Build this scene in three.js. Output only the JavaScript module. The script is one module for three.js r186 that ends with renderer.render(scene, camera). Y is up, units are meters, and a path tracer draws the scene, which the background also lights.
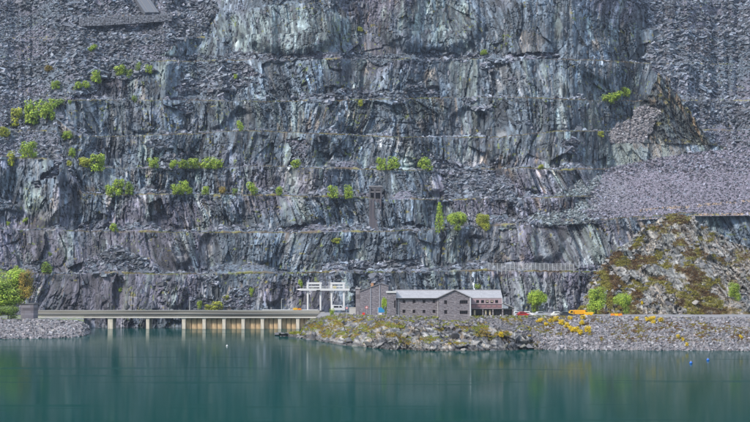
import * as THREE from 'three';
import { mergeGeometries } from 'three/addons/utils/BufferGeometryUtils.js';
import { RoundedBoxGeometry } from 'three/addons/geometries/RoundedBoxGeometry.js';

// ---------- camera, sky, sun, exposure ----------
const scene = new THREE.Scene();
const F = 1500, CH = 16.5, TH = Math.atan(79 / F);          // focal length in photo pixels, eye height above the lake, upward tilt
const camera = new THREE.PerspectiveCamera(2 * Math.atan(211 / F) * 180 / Math.PI, 750 / 422, 1, 4000);
camera.position.set(0, CH, 0);
camera.rotation.x = TH;
const renderer = new THREE.WebGLRenderer({ antialias: true });
renderer.toneMapping = THREE.LinearToneMapping;
renderer.toneMappingExposure = 3.0;
renderer.shadowMap.enabled = true;
{ // overcast sky: a soft, even cloud layer, brighter overhead than at the horizon
  const w = 64, h = 32, d = new Float32Array(w * h * 4);
  for (let j = 0; j < h; j++) for (let i = 0; i < w; i++) {
    const e = Math.sin(((j + 0.5) / h - 0.5) * Math.PI), b = (1 + 2 * Math.max(0, e)) / 3 * 0.47;
    d.set([b * 0.82, b * 0.98, b * 1.2, 1], (j * w + i) * 4);
  }
  const sky = new THREE.DataTexture(d, w, h, THREE.RGBAFormat, THREE.FloatType);
  sky.mapping = THREE.EquirectangularReflectionMapping; sky.magFilter = THREE.LinearFilter; sky.needsUpdate = true;
  scene.background = sky; scene.environment = sky;
}
const sun = new THREE.DirectionalLight(0xfff4e6, 1.5);
sun.position.set(-400, 520, -360); sun.target.position.set(0, 60, -680);
sun.shadow.radius = 22; sun.castShadow = true;
sun.shadow.camera.left = -400; sun.shadow.camera.right = 400; sun.shadow.camera.top = 400; sun.shadow.camera.bottom = -400; sun.shadow.camera.far = 1500;
scene.add(sun, sun.target);
scene.fog = new THREE.FogExp2(0xb9c8e0, 0.00006);

// ---------- helpers ----------
const ct = Math.cos(TH), st = Math.sin(TH);
const hAt = (row, D) => { const t = (211 - row) / F; return CH + D * (t * ct + st) / (ct - t * st); };       // height of a photo row at distance D
const rowAt = (H, D) => { const h = H - CH; return 211 - F * (h * ct - D * st) / (D * ct + h * st); };
const xAt = (px, H, D) => (px - 375) / F * (D * ct + (H - CH) * st);
const at = (px, row, D) => { const H = hAt(row, D); return new THREE.Vector3(xAt(px, H, D), H, -D); };
const lerp = (a, b, t) => a + (b - a) * t, clamp = (x, a = 0, b = 1) => x < a ? a : x > b ? b : x;
const smooth = (a, b, x) => { const t = clamp((x - a) / (b - a)); return t * t * (3 - 2 * t); };
const poly = pts => x => {
  if (x <= pts[0][0]) return pts[0][1];
  for (let i = 1; i < pts.length; i++) if (x <= pts[i][0]) return lerp(pts[i - 1][1], pts[i][1], (x - pts[i - 1][0]) / (pts[i][0] - pts[i - 1][0]));
  return pts[pts.length - 1][1];
};
function rng(seed) { let a = seed | 0; return () => { a = a + 0x6D2B79F5 | 0; let t = Math.imul(a ^ a >>> 15, 1 | a); t = t + Math.imul(t ^ t >>> 7, 61 | t) ^ t; return ((t ^ t >>> 14) >>> 0) / 4294967296; }; }
const hash = (i, j, s) => { let h = Math.imul(i, 374761393) + Math.imul(j, 668265263) + Math.imul(s, 1274126177) | 0; h = Math.imul(h ^ h >>> 13, 1274126177); h = Math.imul(h ^ h >>> 16, 2246822519); return ((h ^ h >>> 15) >>> 0) / 4294967296; };
function n2(x, y, s = 0) {
  const i = Math.floor(x), j = Math.floor(y), a = x - i, b = y - j, u = a * a * (3 - 2 * a), v = b * b * (3 - 2 * b);
  return lerp(lerp(hash(i, j, s), hash(i + 1, j, s), u), lerp(hash(i, j + 1, s), hash(i + 1, j + 1, s), u), v);
}
const fbm = (x, y, s = 0) => 0.5 * n2(x, y, s) + 0.27 * n2(x * 2.03, y * 2.03, s + 1) + 0.15 * n2(x * 4.1, y * 4.1, s + 2) + 0.08 * n2(x * 8.3, y * 8.3, s + 3);
let cellRand = 0, cellRand2 = 0;
function facet(u, v, s, tilt = 1) {      // broken slabs: each cell is a tilted plane set at its own depth
  const iu = Math.floor(u), iv = Math.floor(v); let best = 9, bi = 0, bj = 0, bx = 0, by = 0;
  for (let j = iv - 1; j <= iv + 1; j++) for (let i = iu - 1; i <= iu + 1; i++) {
    const cx = i + 0.1 + 0.8 * hash(i, j, s), cy = j + 0.1 + 0.8 * hash(i, j, s + 11), dx = u - cx, dy = v - cy, d = dx * dx + dy * dy;
    if (d < best) { best = d; bi = i; bj = j; bx = dx; by = dy; }
  }
  cellRand = hash(bi, bj, s + 23); cellRand2 = hash(bi, bj, s + 31);
  return (hash(bi, bj, s + 41) - 0.5) + tilt * ((hash(bi, bj, s + 53) - 0.5) * 1.7 * bx + (hash(bi, bj, s + 61) - 0.62) * 1.3 * by);
}
const used = {};
const numbered = n => { const k = used[n] = (used[n] ?? -1) + 1; return k ? n + '_' + String(k).padStart(3, '0') : n; };
function tag(o, label, category, group, kind) { o.userData.label = label; if (category) o.userData.category = category; if (group) o.userData.group = group; if (kind) o.userData.kind = kind; return o; }
function add(o, name, parent = scene) { o.name = parent === scene ? numbered(name) : name; o.castShadow = o.receiveShadow = true; parent.add(o); return o; }
const mesh = (name, geo, mat, parent) => add(new THREE.Mesh(geo, mat), name, parent);
function thing(name, label, category, pos, group, turn = 0) { const g = add(new THREE.Group(), name); g.position.copy(pos); g.rotation.y = turn; return tag(g, label, category, group); }
const lin = (r, g, b) => new THREE.Color().setRGB(r, g, b);
const box = (w, h, d, x = 0, y = 0, z = 0) => new THREE.BoxGeometry(w, h, d).translate(x, y, z);
const rbox = (w, h, d, x = 0, y = 0, z = 0, r = 0.06) => new RoundedBoxGeometry(w, h, d, 1, r).translate(x, y, z);
function bar(a, b, r, n = 6) { const d = new THREE.Vector3().subVectors(b, a), g = new THREE.CylinderGeometry(r, r, d.length(), n); g.applyQuaternion(new THREE.Quaternion().setFromUnitVectors(new THREE.Vector3(0, 1, 0), d.normalize())); return g.translate((a.x + b.x) / 2, (a.y + b.y) / 2, (a.z + b.z) / 2); }
const V = (x, y, z) => new THREE.Vector3(x, y, z);
const mixc = (o, c, t) => { o[0] += (c[0] - o[0]) * t; o[1] += (c[1] - o[1]) * t; o[2] += (c[2] - o[2]) * t; };

const rockMat = new THREE.MeshStandardMaterial({ vertexColors: true, roughness: 0.72, flatShading: true });
const blockMat = new THREE.MeshStandardMaterial({ color: 0xffffff, roughness: 0.62, flatShading: true });

// nearest surface seen at each photo pixel, filled while the terrain is built; used to stand shrubs and stones on it
const ZW = 960, ZH = 520, ZX = -105, ZY = -60, zbuf = new Float32Array(ZW * ZH).fill(1e9);
const zput = (px, row, D) => { const i = Math.round(px - ZX), j = Math.round(row - ZY); if (i >= 0 && i < ZW && j >= 0 && j < ZH && D < zbuf[j * ZW + i]) zbuf[j * ZW + i] = D; };
const zget = (px, row) => { let b = 1e9; for (let j = -1; j <= 1; j++) for (let i = -1; i <= 1; i++) { const a = Math.round(px - ZX) + i, c = Math.round(row - ZY) + j; if (a >= 0 && a < ZW && c >= 0 && c < ZH) b = Math.min(b, zbuf[c * ZW + a]); } return b > 1e8 ? 700 : b; };

// a sheet of ground or rock: curves run along the picture's width, each giving (H, D) at a column; the space between two curves is divided n times
function sheet({ name, px0, px1, dpx, curves, relief, color, visit, label, category, kind = 'structure', parent }) {
  const cols = Math.round((px1 - px0) / dpx) + 1, rows = 1 + curves.slice(1).reduce((a, c) => a + c.n, 0);
  const pos = new Float32Array(cols * rows * 3), col = new Float32Array(cols * rows * 3), c = [0, 0, 0];
  for (let i = 0; i < cols; i++) {
    const px = px0 + i * dpx, key = curves.map(cv => cv.f(px));
    let r = 0;
    for (let k = 0; k < curves.length; k++) {
      const n = k ? curves[k].n : 1;
      for (let q = 0; q < n; q++, r++) {
        const s = k ? (q + 1) / n : 0, A = key[k ? k - 1 : 0], B = key[k];
        let H = lerp(A[0], B[0], s), D = lerp(A[1], B[1], s);
        const x0 = xAt(px, H, D), row0 = rowAt(H, D), seg = curves[k].seg ?? k;
        const m = relief(x0, H, px, row0, seg, s, D);
        D -= m[0]; H += m[1] || 0;
        const x = xAt(px, H, D), o = (r * cols + i) * 3, row = rowAt(H, D);
        pos[o] = x; pos[o + 1] = H; pos[o + 2] = -D;
        color(c, x0, H, px, row, seg, s, D);
        col[o] = c[0]; col[o + 1] = c[1]; col[o + 2] = c[2];
        zput(px, row, D);
        if (visit) visit(x, H, D, px, row, seg, s);
      }
    }
  }
  const idx = new Uint32Array((cols - 1) * (rows - 1) * 6); let p = 0;
  for (let r = 0; r < rows - 1; r++) for (let i = 0; i < cols - 1; i++) {
    const a = r * cols + i, b = a + 1, d = a + cols, e = d + 1;
    if ((i + r) & 1) { idx[p++] = a; idx[p++] = b; idx[p++] = d; idx[p++] = b; idx[p++] = e; idx[p++] = d; }
    else { idx[p++] = a; idx[p++] = b; idx[p++] = e; idx[p++] = a; idx[p++] = e; idx[p++] = d; }
  }
  const g = new THREE.BufferGeometry();
  g.setAttribute('position', new THREE.BufferAttribute(pos, 3)); g.setAttribute('color', new THREE.BufferAttribute(col, 3)); g.setIndex(new THREE.BufferAttribute(idx, 1));
  return tag(mesh(name, g, rockMat, parent), label, category, undefined, kind);
}

// angular slate block, reused in every heap with its own size, turn and tone
function blockGeo(seed, k = 0.22) {
  const r = rng(seed), g = new THREE.BoxGeometry(1, 1, 1), p = g.attributes.position, map = {};
  for (let i = 0; i < p.count; i++) {
    const key = [p.getX(i), p.getY(i), p.getZ(i)].join();
    const d = map[key] ??= [(r() - 0.5) * 2 * k, (r() - 0.5) * 2 * k, (r() - 0.5) * 2 * k];
    p.setXYZ(i, p.getX(i) + d[0], p.getY(i) + d[1], p.getZ(i) + d[2]);
  }
  g.deleteAttribute('uv'); g.deleteAttribute('normal');
  return g;
}
class Heap {
  constructor(geo, mat) { this.geo = geo; this.mat = mat; this.m = []; this.c = []; }
  put(x, y, z, sx, sy, sz, rx, ry, rz, c) { const q = new THREE.Quaternion().setFromEuler(new THREE.Euler(rx, ry, rz)); this.m.push(new THREE.Matrix4().compose(V(x, y, z), q, V(sx, sy, sz))); this.c.push(c); }
  build(name, label, category, parent) {
    const im = new THREE.InstancedMesh(this.geo, this.mat, this.m.length);
    this.m.forEach((m, i) => { im.setMatrixAt(i, m); im.setColorAt(i, lin(...this.c[i])); });
    add(im, name, parent); return tag(im, label, category, undefined, 'stuff');
  }
}

// ---------- the quarry: terraces of slate cut one above the other ----------
const LINES = [null,
  poly([[-100, 274], [35, 274], [250, 273.5], [480, 271], [600, 272], [850, 272]]),
  poly([[-100, 229], [0, 229.5], [130, 232], [300, 233], [400, 231], [480, 228], [530, 222.5], [610, 219], [690, 213], [850, 211]]),
  poly([[-100, 157], [0, 157], [45, 158.5], [62, 162], [82, 193], [105, 194.5], [190, 194.5], [250, 195], [350, 197.5], [400, 199.5], [510, 199.5], [560, 197], [850, 192]]),
  poly([[-100, 128], [0, 131], [56, 131], [80, 167], [110, 168], [200, 168.5], [260, 166], [320, 168.5], [400, 170], [440, 170.5], [520, 168], [560, 170], [850, 165]]),
  poly([[-100, 108], [0, 111], [50, 114], [78, 136], [100, 136.5], [190, 134], [250, 130.5], [350, 135], [390, 137], [500, 137], [560, 131], [620, 131], [850, 130]]),
  poly([[-100, 93], [0, 96], [60, 100], [110, 100], [190, 100], [270, 102], [390, 99], [440, 98], [510, 97], [600, 101], [850, 101]]),
  poly([[-100, 61], [20, 61], [190, 61], [250, 60], [350, 59], [560, 59], [640, 63], [700, 64], [850, 64]]),
  poly([[-100, 38], [190, 38], [260, 36], [560, 30], [650, 30], [750, 31], [850, 31]]),
  poly([[-100, 17], [75, 17], [215, 13], [300, 4], [500, -2], [650, 2], [850, 1]]),
  poly([[-100, -16], [850, -16]]), poly([[-100, -44], [850, -44]])];
const inPoly = (pts, x, y) => { let c = false; for (let i = 0, j = pts.length - 1; i < pts.length; j = i++) { const [a, b] = pts[i], [d, e] = pts[j]; if ((b > y) !== (e > y) && x < (d - a) * (y - b) / (e - b) + a) c = !c; } return c; };
const SCREE = [
  [[-100, -90], [200, -90], [215, 14], [205, 24], [188, 40], [150, 60], [158, 72], [100, 80], [86, 98], [52, 102], [40, 124], [-100, 136]],
  [[575, -90], [850, -90], [850, 170], [718, 156], [690, 112], [668, 84], [640, 60], [660, 36], [640, 12]],
  [[447, 176], [480, 172], [512, 178], [512, 200], [445, 200]], [[430, 155], [470, 165], [500, 171], [425, 171]],
  [[88, 258], [110, 246], [150, 262], [160, 274], [80, 274]], [[340, 262], [420, 258], [430, 272], [330, 273]],
  [[-100, 130], [0, 132], [58, 132], [62, 158], [-100, 157]], [[150, 56], [420, 52], [560, 55], [560, 59.5], [150, 61]],
  [[310, 92], [440, 88], [440, 99], [300, 101]], [[190, 66], [240, 64], [262, 78], [200, 80]], [[500, 225], [540, 214], [600, 205], [600, 224]]];
function screeAt(px, row) {
  const a = px + 16 * (fbm(px / 22, row / 22, 70) - 0.5), b = row + 14 * (fbm(px / 20, row / 20, 80) - 0.5);
  for (const p of SCREE) if (inPoly(p, a, b)) return 1;
  return 0;
}
const meanMemo = {}, meanAt = (g, k) => meanMemo[g + '_' + k] ??= [-2, -1, 0, 1, 2].reduce((a, q) => a + [4, 12, 20].reduce((b, d) => b + screeAt(g * 18 + q * 9, LINES[k](g * 18) + d), 0) / 15, 0);
const screeMean = (px, k) => { const g = Math.floor(px / 18), t = px / 18 - g; return lerp(meanAt(g, k), meanAt(g + 1, k), t * t * (3 - 2 * t)); };   // share of loose waste on a face, smooth along the ledge
const level = px => {                                    // (H, D) of every edge and bench foot at a column
  const out = [], bow = 9 * (n2(px / 130 + 3, 5, 1) - 0.5) * 2 + 5 * (n2(px / 45, 9, 2) - 0.5) * 2;
  let D = 664 + bow * 0.4, H = px < 188 ? -1.6 : 6.4;
  H = lerp(-1.6, 6.4, smooth(184, 190, px));
  out.push([H, D]);
  for (let k = 1; k < LINES.length; k++) {
    const row = LINES[k](px) + 1.3 * (fbm(px / 26, k * 7.3, 90) - 0.5) + 0.9 * (n2(px / 5, k * 3.1, 91) - 0.5);
    const sc = screeMean(px, k);
    const push = k >= 3 ? 30 * smooth(575, 640, px) : 0;
    const h1 = hAt(LINES[k](px), D), run = (h1 - H) * lerp(0.24, 0.85, sc) + (k === 3 ? push : 0);
    const E = D + Math.max(0.5, run) + (n2(px / 28, k * 5.7, 93) - 0.4) * 4;
    const He = hAt(row, E);
    out.push([He, E]);
    let bench = 7 + 7 * n2(px / 40, k * 9.1, 94), tal = clamp((fbm(px / 24, k * 4.7, 95) - 0.52) * 26, 0, 4.2);
    if (k >= 8 && px > 214 && px < 650) { const t = smooth(214, 226, px) * (1 - smooth(630, 650, px)); bench = lerp(bench, 0.6, t); tal *= 1 - t; }
    if (k === 4 || k === 5) bench *= 1 - 0.6 * smooth(110, 30, px);
    D = E + bench; H = He + Math.min(tal, bench * 0.62) + 0.02 * bench;
    out.push([H, D]);
  }
  return out;
};
const memo = new Map(), lev = px => { let v = memo.get(px); if (!v) memo.set(px, v = level(px)); return v; };

// hollows and buttresses: centre, radii (photo pixels), metres forward
const LUMPS = [[324, 150, 10, 17, -4], [437, 208, 14, 22, -3], [513, 214, 7, 12, -2.5], [77, 205, 6, 34, -5], [48, 196, 16, 40, 5], [12, 200, 16, 34, -2], [262, 248, 16, 18, 3], [208, 250, 10, 20, -3],
  [150, 205, 14, 16, 2.5], [300, 215, 24, 16, 3], [365, 120, 30, 14, 2.5], [290, 28, 60, 30, 6], [430, 22, 60, 36, 5], [530, 30, 40, 36, 4], [240, 120, 12, 14, -3], [470, 120, 22, 14, -3], [500, 150, 16, 14, 3],
  [180, 250, 14, 18, 3.5], [120, 295, 8, 18, -4], [175, 292, 14, 16, 3], [272, 292, 9, 15, 3.4], [400, 250, 22, 16, 3], [470, 250, 22, 18, -3], [540, 245, 26, 18, 3], [560, 120, 20, 14, 2], [600, 60, 30, 24, 3], [140, 120, 20, 14, 2], [215, 118, 10, 14, 3], [390, 215, 8, 16, 2], [345, 215, 18, 14, -2], [588, 190, 20, 10, 2]];
const lump = (px, row, x, H) => {
  let d = 0; const a = px + 7 * (fbm(x / 6, H / 9, 40) - 0.5), b = row + 7 * (fbm(x / 7, H / 7, 44) - 0.5);
  for (const [cx, cy, rx, ry, m] of LUMPS) { const u = (a - cx) / rx, v = (b - cy) / ry, q = u * u + v * v; if (q < 1) d += m * smooth(1, 0.45, q); }
  return d;
};
let P = [0, 0, 0, 0, 0, 0, 0.5];                               // slab randoms of the last point, for its colour
function rockRelief(x, H, lean, amp) {
  const wx = x + 5 * (fbm(x / 26, H / 26, 20) - 0.5), u = wx + (H % 64) * 0 + lean, v = H + 3 * (n2(x / 12, H / 12, 24) - 0.5);
  const a = facet(u / 9.5, v / 28, 100, 1.1); P[0] = cellRand; P[3] = cellRand2;
  const b = facet(u / 3.4, v / 12, 200, 1.05); P[1] = cellRand; P[4] = cellRand2;
  const c = facet(u / 1.25, v / 4.6, 300, 1.05); P[2] = cellRand; P[5] = cellRand2;
  const d = facet(u / 0.72, v / 1.9, 400); P[6] = cellRand;
  const calm = 0.26 + 0.74 * smooth(0.42, 0.58, fbm(x / 21, H / 18, 26));   // some faces split off as broad smooth sheets
  const crack = smooth(0.045, 0.015, Math.abs(n2(u / 2.9, v / 17, 27) - 0.5)) * 1.6 * smooth(0.38, 0.6, fbm(x / 14, H / 16, 29)) + smooth(0.03, 0.01, Math.abs(fbm(u / 7, v / 6, 28) - 0.5)) * 0.9 * calm;
  return amp * (2.7 * a + (1.5 * b + 0.9 * c + 0.6 * d) * calm - crack);
}
const rubbleAt = (x, H, s) => fbm(x / 19, H / 11, 37) > 0.70 + 0.06 * s;
let curScree = 0, curU = 0, curV = 0;
function cliffRelief(x, H, px, row, seg, s, D) {
  const bare = px > 214 && px < 650 && seg >= 15, face = (seg & 1) || bare, k = (seg + 1) >> 1;
  curScree = face ? (screeAt(px, row) || (!bare && rubbleAt(x, H, s)) ? 1 : 0) : 1;
  const Hm = lev(px)[Math.max(0, 2 * k - 1)]?.[0] ?? H, lean = (H - Hm) * (fbm(x / 50 + 3, k * 2.7, 30) - 0.5) * 1.5;
  curU = x + lean; curV = H;
  if (curScree) {
    P = [0.5, n2(x / 3, H / 3, 33), hash(Math.round(x * 3), Math.round(H * 3), 5), 0.5, 0.5, 0.5];
    const q = face ? 1 : 0.6; return [q * (2.4 * (fbm(x / 9, H / 9, 35) - 0.5) + 0.8 * facet(x / 2.4, H / 2.4, 500) + 0.5 * facet(x / 1.1, H / 1.1, 510)) * (face ? 1 - 0.7 * smooth(0.9, 1, s) : 1), 0];
  }
  const hump = row < 58 && px > 212 && px < 600 ? 0.62 : 1;
  const edge = bare ? 1 : (1 - 0.55 * smooth(0.86, 1, s)) * (0.3 + 0.7 * smooth(0, 0.15, s));
  return [edge * (rockRelief(x, H, lean, hump * (0.75 + 0.5 * n2(x / 34, H / 20, 36))) + lump(px, row, x, H)), 0];
}
// matter on the rock: copper-green, pale calcite wash, ochre and rust stains, purple slate; the dark entry is painted shade of a hollow; centre, radii, colour, strength
const C = { blue: [0.11, 0.145, 0.188], purple: [0.132, 0.131, 0.176], green: [0.21, 0.265, 0.262], pale: [0.42, 0.42, 0.43], dark: [0.04, 0.044, 0.058], ochre: [0.34, 0.235, 0.12], rust: [0.24, 0.12, 0.06], moss: [0.2, 0.18, 0.03], grass: [0.16, 0.21, 0.04], tan: [0.36, 0.27, 0.19], heather: [0.11, 0.075, 0.03] };
const PATCH = [[33, 198, 13, 18, C.green, 0.8], [47, 222, 10, 16, C.pale, 0.5], [66, 205, 13, 34, C.purple, 0.7], [150, 152, 13, 13, C.green, 0.7], [290, 30, 80, 28, C.green, 0.55], [440, 20, 40, 26, C.green, 0.4], [296, 120, 8, 30, C.green, 0.6], [222, 112, 7, 14, C.green, 0.7], [205, 218, 6, 16, C.green, 0.6],
  [318, 150, 14, 16, C.dark, 0.5], [460, 70, 12, 22, C.green, 0.5], [500, 75, 10, 20, C.pale, 0.4], [420, 110, 30, 12, C.green, 0.45], [530, 45, 14, 16, C.tan, 0.4], [668, 38, 10, 14, C.tan, 0.45], [120, 205, 6, 14, C.green, 0.5], [395, 185, 4, 14, C.green, 0.5], [560, 100, 10, 30, C.green, 0.4], [585, 245, 30, 24, C.green, 0.55], [545, 245, 20, 18, C.green, 0.35],  // the dark entry paints the hollow's shade into the rock colour
  [180, 252, 14, 18, C.pale, 0.35], [205, 248, 7, 18, C.pale, 0.4], [130, 300, 7, 16, C.pale, 0.3], [270, 292, 8, 14, C.purple, 0.8], [380, 290, 40, 14, C.green, 0.3], [520, 295, 50, 22, C.green, 0.35], [255, 205, 30, 12, C.purple, 0.5], [300, 178, 20, 10, C.pale, 0.25], [285, 172, 12, 8, C.pale, 0.3], [395, 145, 25, 8, C.pale, 0.3], [470, 160, 14, 8, C.pale, 0.3], [60, 128, 10, 8, C.tan, 0.4], [22, 30, 30, 16, C.green, 0.3]];
function rockColor(c, x, H, px, row, tint = 1) {
  const r1 = fbm(x / 46, H / 34, 130), low = smooth(120, 260, row);
  c[0] = C.blue[0]; c[1] = C.blue[1]; c[2] = C.blue[2];
  mixc(c, C.purple, smooth(0.44, 0.64, r1 + 0.16 * low - 0.08));
  const u = curU + 2 * (n2(x / 5, H / 8, 131) - 0.5), v = curV;
  const st1 = n2(u / 0.5, v / 8, 132), st2 = fbm(u / 1.7, v / 15, 133), st3 = fbm(u / 5, v / 26, 137);
  mixc(c, C.green, 0.75 * smooth(0.56, 0.72, st3) * smooth(0.4, 0.62, st2 + 0.1));
  mixc(c, C.pale, 0.42 * smooth(0.62, 0.78, st2));
  mixc(c, C.dark, 0.6 * smooth(0.42, 0.28, st2));
  const oc = n2(u / 1.4, v / 8, 140) * fbm(x / 30, H / 20, 141);
  mixc(c, C.tan, 0.4 * smooth(0.46, 0.6, oc));
  const a = px + 9 * (fbm(x / 5, H / 9, 50) - 0.5), b = row + 9 * (fbm(x / 5, H / 6, 54) - 0.5);
  for (const [cx, cy, rx, ry, cc, m] of PATCH) { const p = (a - cx) / rx, q = (b - cy) / ry, w = p * p + q * q; if (w < 1) mixc(c, cc, m * smooth(1, 0.6, w) * (0.25 + 0.75 * smooth(0.35, 0.6, st2 * 0.5 + st1 * 0.5))); }
  let t = (0.55 + 0.75 * P[0]) * (0.6 + 0.75 * P[1]) * (0.6 + 0.75 * P[2]) * (0.68 + 0.6 * (P[6] ?? 0.5)) * (0.7 + 0.56 * st1);
  if (P[4] > 0.92) t *= 1.35; if (P[5] > 0.93) t *= 1.5; if (P[5] < 0.1) t *= 0.5;  // darkest slabs carry crevice shadow in their colour, beside the slate's own variety
  t *= tint;
  c[0] *= t; c[1] *= t; c[2] *= t;
}
const greenery = (c, x, H, px, row) => { if (n2(x / 1.1, H / 1.1, 160) > 0.86 && fbm(x / 16, H / 12, 161) > 0.52) mixc(c, n2(x / 4, H / 4, 162) > 0.5 ? C.grass : C.moss, 0.7); };
function cliffColor(c, x, H, px, row, seg, s) {
  const face = (seg & 1) || (px > 214 && px < 650 && seg >= 15), k = (seg + 1) >> 1;
  if (curScree) {
    const p = fbm(x / 30, H / 22, 150); c[0] = C.blue[0] * 0.9; c[1] = C.blue[1] * 0.9; c[2] = C.blue[2] * 0.9; mixc(c, C.purple, smooth(0.4, 0.6, p));
    const t = 0.5 + 0.75 * P[2] * P[2] + 0.5 * P[1]; c[0] *= t; c[1] *= t; c[2] *= t;
    if (row < 60 && px > 640 && fbm(x / 18, H / 9, 152) > 0.62) mixc(c, C.rust, 0.35);
  } else rockColor(c, x, H, px, row);
  greenery(c, x, H, px, row);
  if ((face && s > 0.985) || (!face && s < 0.3)) mixc(c, n2(x / 3, k * 5, 165) > 0.55 ? C.moss : C.heather, ((k > 7 && px > 205 && px < 660) || (k > 2 && k < 6 && px > 46 && px < 86) ? 0 : 0.75) * smooth(0.36, 0.5, fbm(x / 14, k * 3.3, 166)));
}
const screeHeap = new Heap(blockGeo(5), blockMat), ledgeTufts = [];
const rs = rng(77);
const slateTone = (b = 1) => { const t = b * (0.35 + 1.1 * Math.pow(rs(), 1.8)), p = rs(), w = rs() < 0.12 ? 1.55 : 1; return [lerp(0.118, 0.136, p) * t * w, lerp(0.146, 0.142, p) * t * w, lerp(0.182, 0.176, p) * t * w]; };
const ORD = ['', 'lowest', 'second', 'third', 'fourth', 'fifth', 'sixth', 'seventh', 'eighth', 'ninth', 'tenth', 'topmost'];
for (let k = 1; k < LINES.length; k++) {
  const rowsN = k > 10 ? 16 : Math.max(24, Math.round((k === 1 ? 42 : 40) / 0.78));
  sheet({
    name: 'quarry_terrace', px0: -70, px1: 826, dpx: k > 10 ? 2 : 0.8,
    curves: [{ f: px => lev(px)[2 * k - 2], seg: 2 * k - 2 }, { f: px => lev(px)[2 * k - 1], n: rowsN, seg: 2 * k - 1 }, { f: px => lev(px)[2 * k], n: 6, seg: 2 * k }],
    relief: cliffRelief, color: cliffColor,
    visit: (x, H, D, px, row, seg, s) => {
      if (px < -40 || px > 800 || row < -30) return;
      const face = seg & 1;
      if (curScree && (face || s > 0.25)) {
        if (rs() < (face ? 0.34 : 0.55)) { const z = (0.38 + 1.5 * Math.pow(rs(), 2.4)) * (0.5 + 0.75 * smooth(0.3, 0.7, fbm(x / 15, H / 10, 38))); screeHeap.put(x + rs() - 0.5, H, -D, z * 1.5, z * (0.3 + 0.5 * rs()), z * (0.8 + 0.6 * rs()), (rs() - 0.5) * 1.5, rs() * 6.3, (rs() - 0.5) * 1.5, slateTone(0.8 + 1.0 * fbm(x / 22, H / 12, 39))); }
      } else if (face && rs() < 0.014) { const z = 0.4 + 0.9 * rs() * rs(); screeHeap.put(x, H, -D, z * 0.8, z * (1 + 2 * rs()), z, (rs() - 0.5) * 0.8, rs() * 6.3, (rs() - 0.5) * 0.9, slateTone(0.95)); }
      if (face && s > 0.999 && k < 9) ledgeTufts.push([x, H, D, px, k]);
    },
    label: `${ORD[k]} stepped slate rock face of the quarry with its ledge`, category: 'cliff',
  });
}

// ---------- lake, quarry floor, banks ----------
{
  const g = new THREE.PlaneGeometry(2400, 1060, 1, 1); g.rotateX(-Math.PI / 2);
  const S = 512, d = new Uint8Array(S * S * 4);
  for (let j = 0; j < S; j++) for (let i = 0; i < S; i++) {
    const w = (a, b, s) => { const x = i / S, y = j / S; let v = 0, n = 0; for (const [fx, fy, ph, am] of s) { v += am * Math.sin(6.2832 * (fx * x + fy * y) + ph); n += am; } return v / n; };
    const v = w(0, 0, [[3, 7, 0.3, 1], [-5, 9, 1.7, 1], [8, 14, 4, 0.8], [-11, 17, 2.2, 0.7], [17, 27, 5, 0.5], [-23, 31, 0.8, 0.4], [2, -21, 3, 0.6]]);
    const b = 128 + 120 * v; d.set([b, b, b, 255], (j * S + i) * 4);
  }
  const t = new THREE.DataTexture(d, S, S); t.wrapS = t.wrapT = THREE.RepeatWrapping; t.magFilter = THREE.LinearFilter; t.repeat.set(2400 / 26, 1060 / 26); t.needsUpdate = true;
  const R = 512, e = new Uint8Array(R * R * 4);           // cat's paws: long thin patches of wind-ruffled water between the smooth ones
  for (let j = 0; j < R; j++) for (let i = 0; i < R; i++) { const b = 255 * (0.085 + 0.09 * smooth(0.62, 0.76, fbm(i / 90, j / 7, 400) * 0.75 + 0.25 * n2(i / 12, j / 2, 401))); e.set([b, b, b, 255], (j * R + i) * 4); }
  const rt = new THREE.DataTexture(e, R, R); rt.wrapS = rt.wrapT = THREE.MirroredRepeatWrapping; rt.magFilter = THREE.LinearFilter; rt.repeat.set(2400 / 420, 1060 / 420); rt.needsUpdate = true;
  const m = new THREE.MeshPhysicalMaterial({ color: lin(0.0001, 0.041, 0.037), roughness: 1, roughnessMap: rt, ior: 1.022, bumpMap: t, bumpScale: 0.005 });
  const w = mesh('lake', g, m); w.position.set(0, 0, -160);
  tag(w, 'calm dark teal lake with blurred reflections of the quarry', 'lake', undefined, 'structure');
}
const gravelTone = b => { const t = b * (0.5 + 0.95 * Math.pow(rs(), 1.3)), p = rs(), w = rs() < 0.12 ? 1.5 : 1; return [lerp(0.19, 0.21, p) * t * w, lerp(0.195, 0.192, p) * t * w, lerp(0.215, 0.21, p) * t * w]; };
const bankTop = poly([[280, 334], [301, 332], [304.5, 325], [309, 320.5], [320, 318.2], [334, 315.2], [344, 314.2], [352, 315.4], [388, 316.6], [437, 317.2], [440, 321.4], [468, 321.4], [471, 317], [520, 316.4], [600, 316.4], [640, 317.2], [850, 319]]);
const bankTopD = poly([[280, 536], [300, 530], [345, 512], [386, 450], [396, 437], [520, 437], [560, 452], [850, 452]]);
const shore = poly([[280, 334.5], [290, 336.5], [300, 338], [320, 341], [340, 344.5], [380, 348.5], [430, 350.5], [490, 350.5], [520, 349.2], [620, 349.8], [850, 351]]);
const shoreD = px => CH * F / (shore(px) + 1.2 * (fbm(px / 9, 3, 210) - 0.5) - 290) - 0.5;
const outcrop = (px, row) => {            // bare bedrock along the water under the building and at the tip
  const t = poly([[280, 330], [300, 327], [330, 318], [350, 319], [380, 322], [420, 327.5], [440, 327], [470, 326], [500, 329], [530, 338], [545, 351]])(px);
  return px < 545 && row > t + 5 * (fbm(px / 8, row / 8, 220) - 0.5) ? 1 : 0;
};
let curOut = 0;
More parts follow.
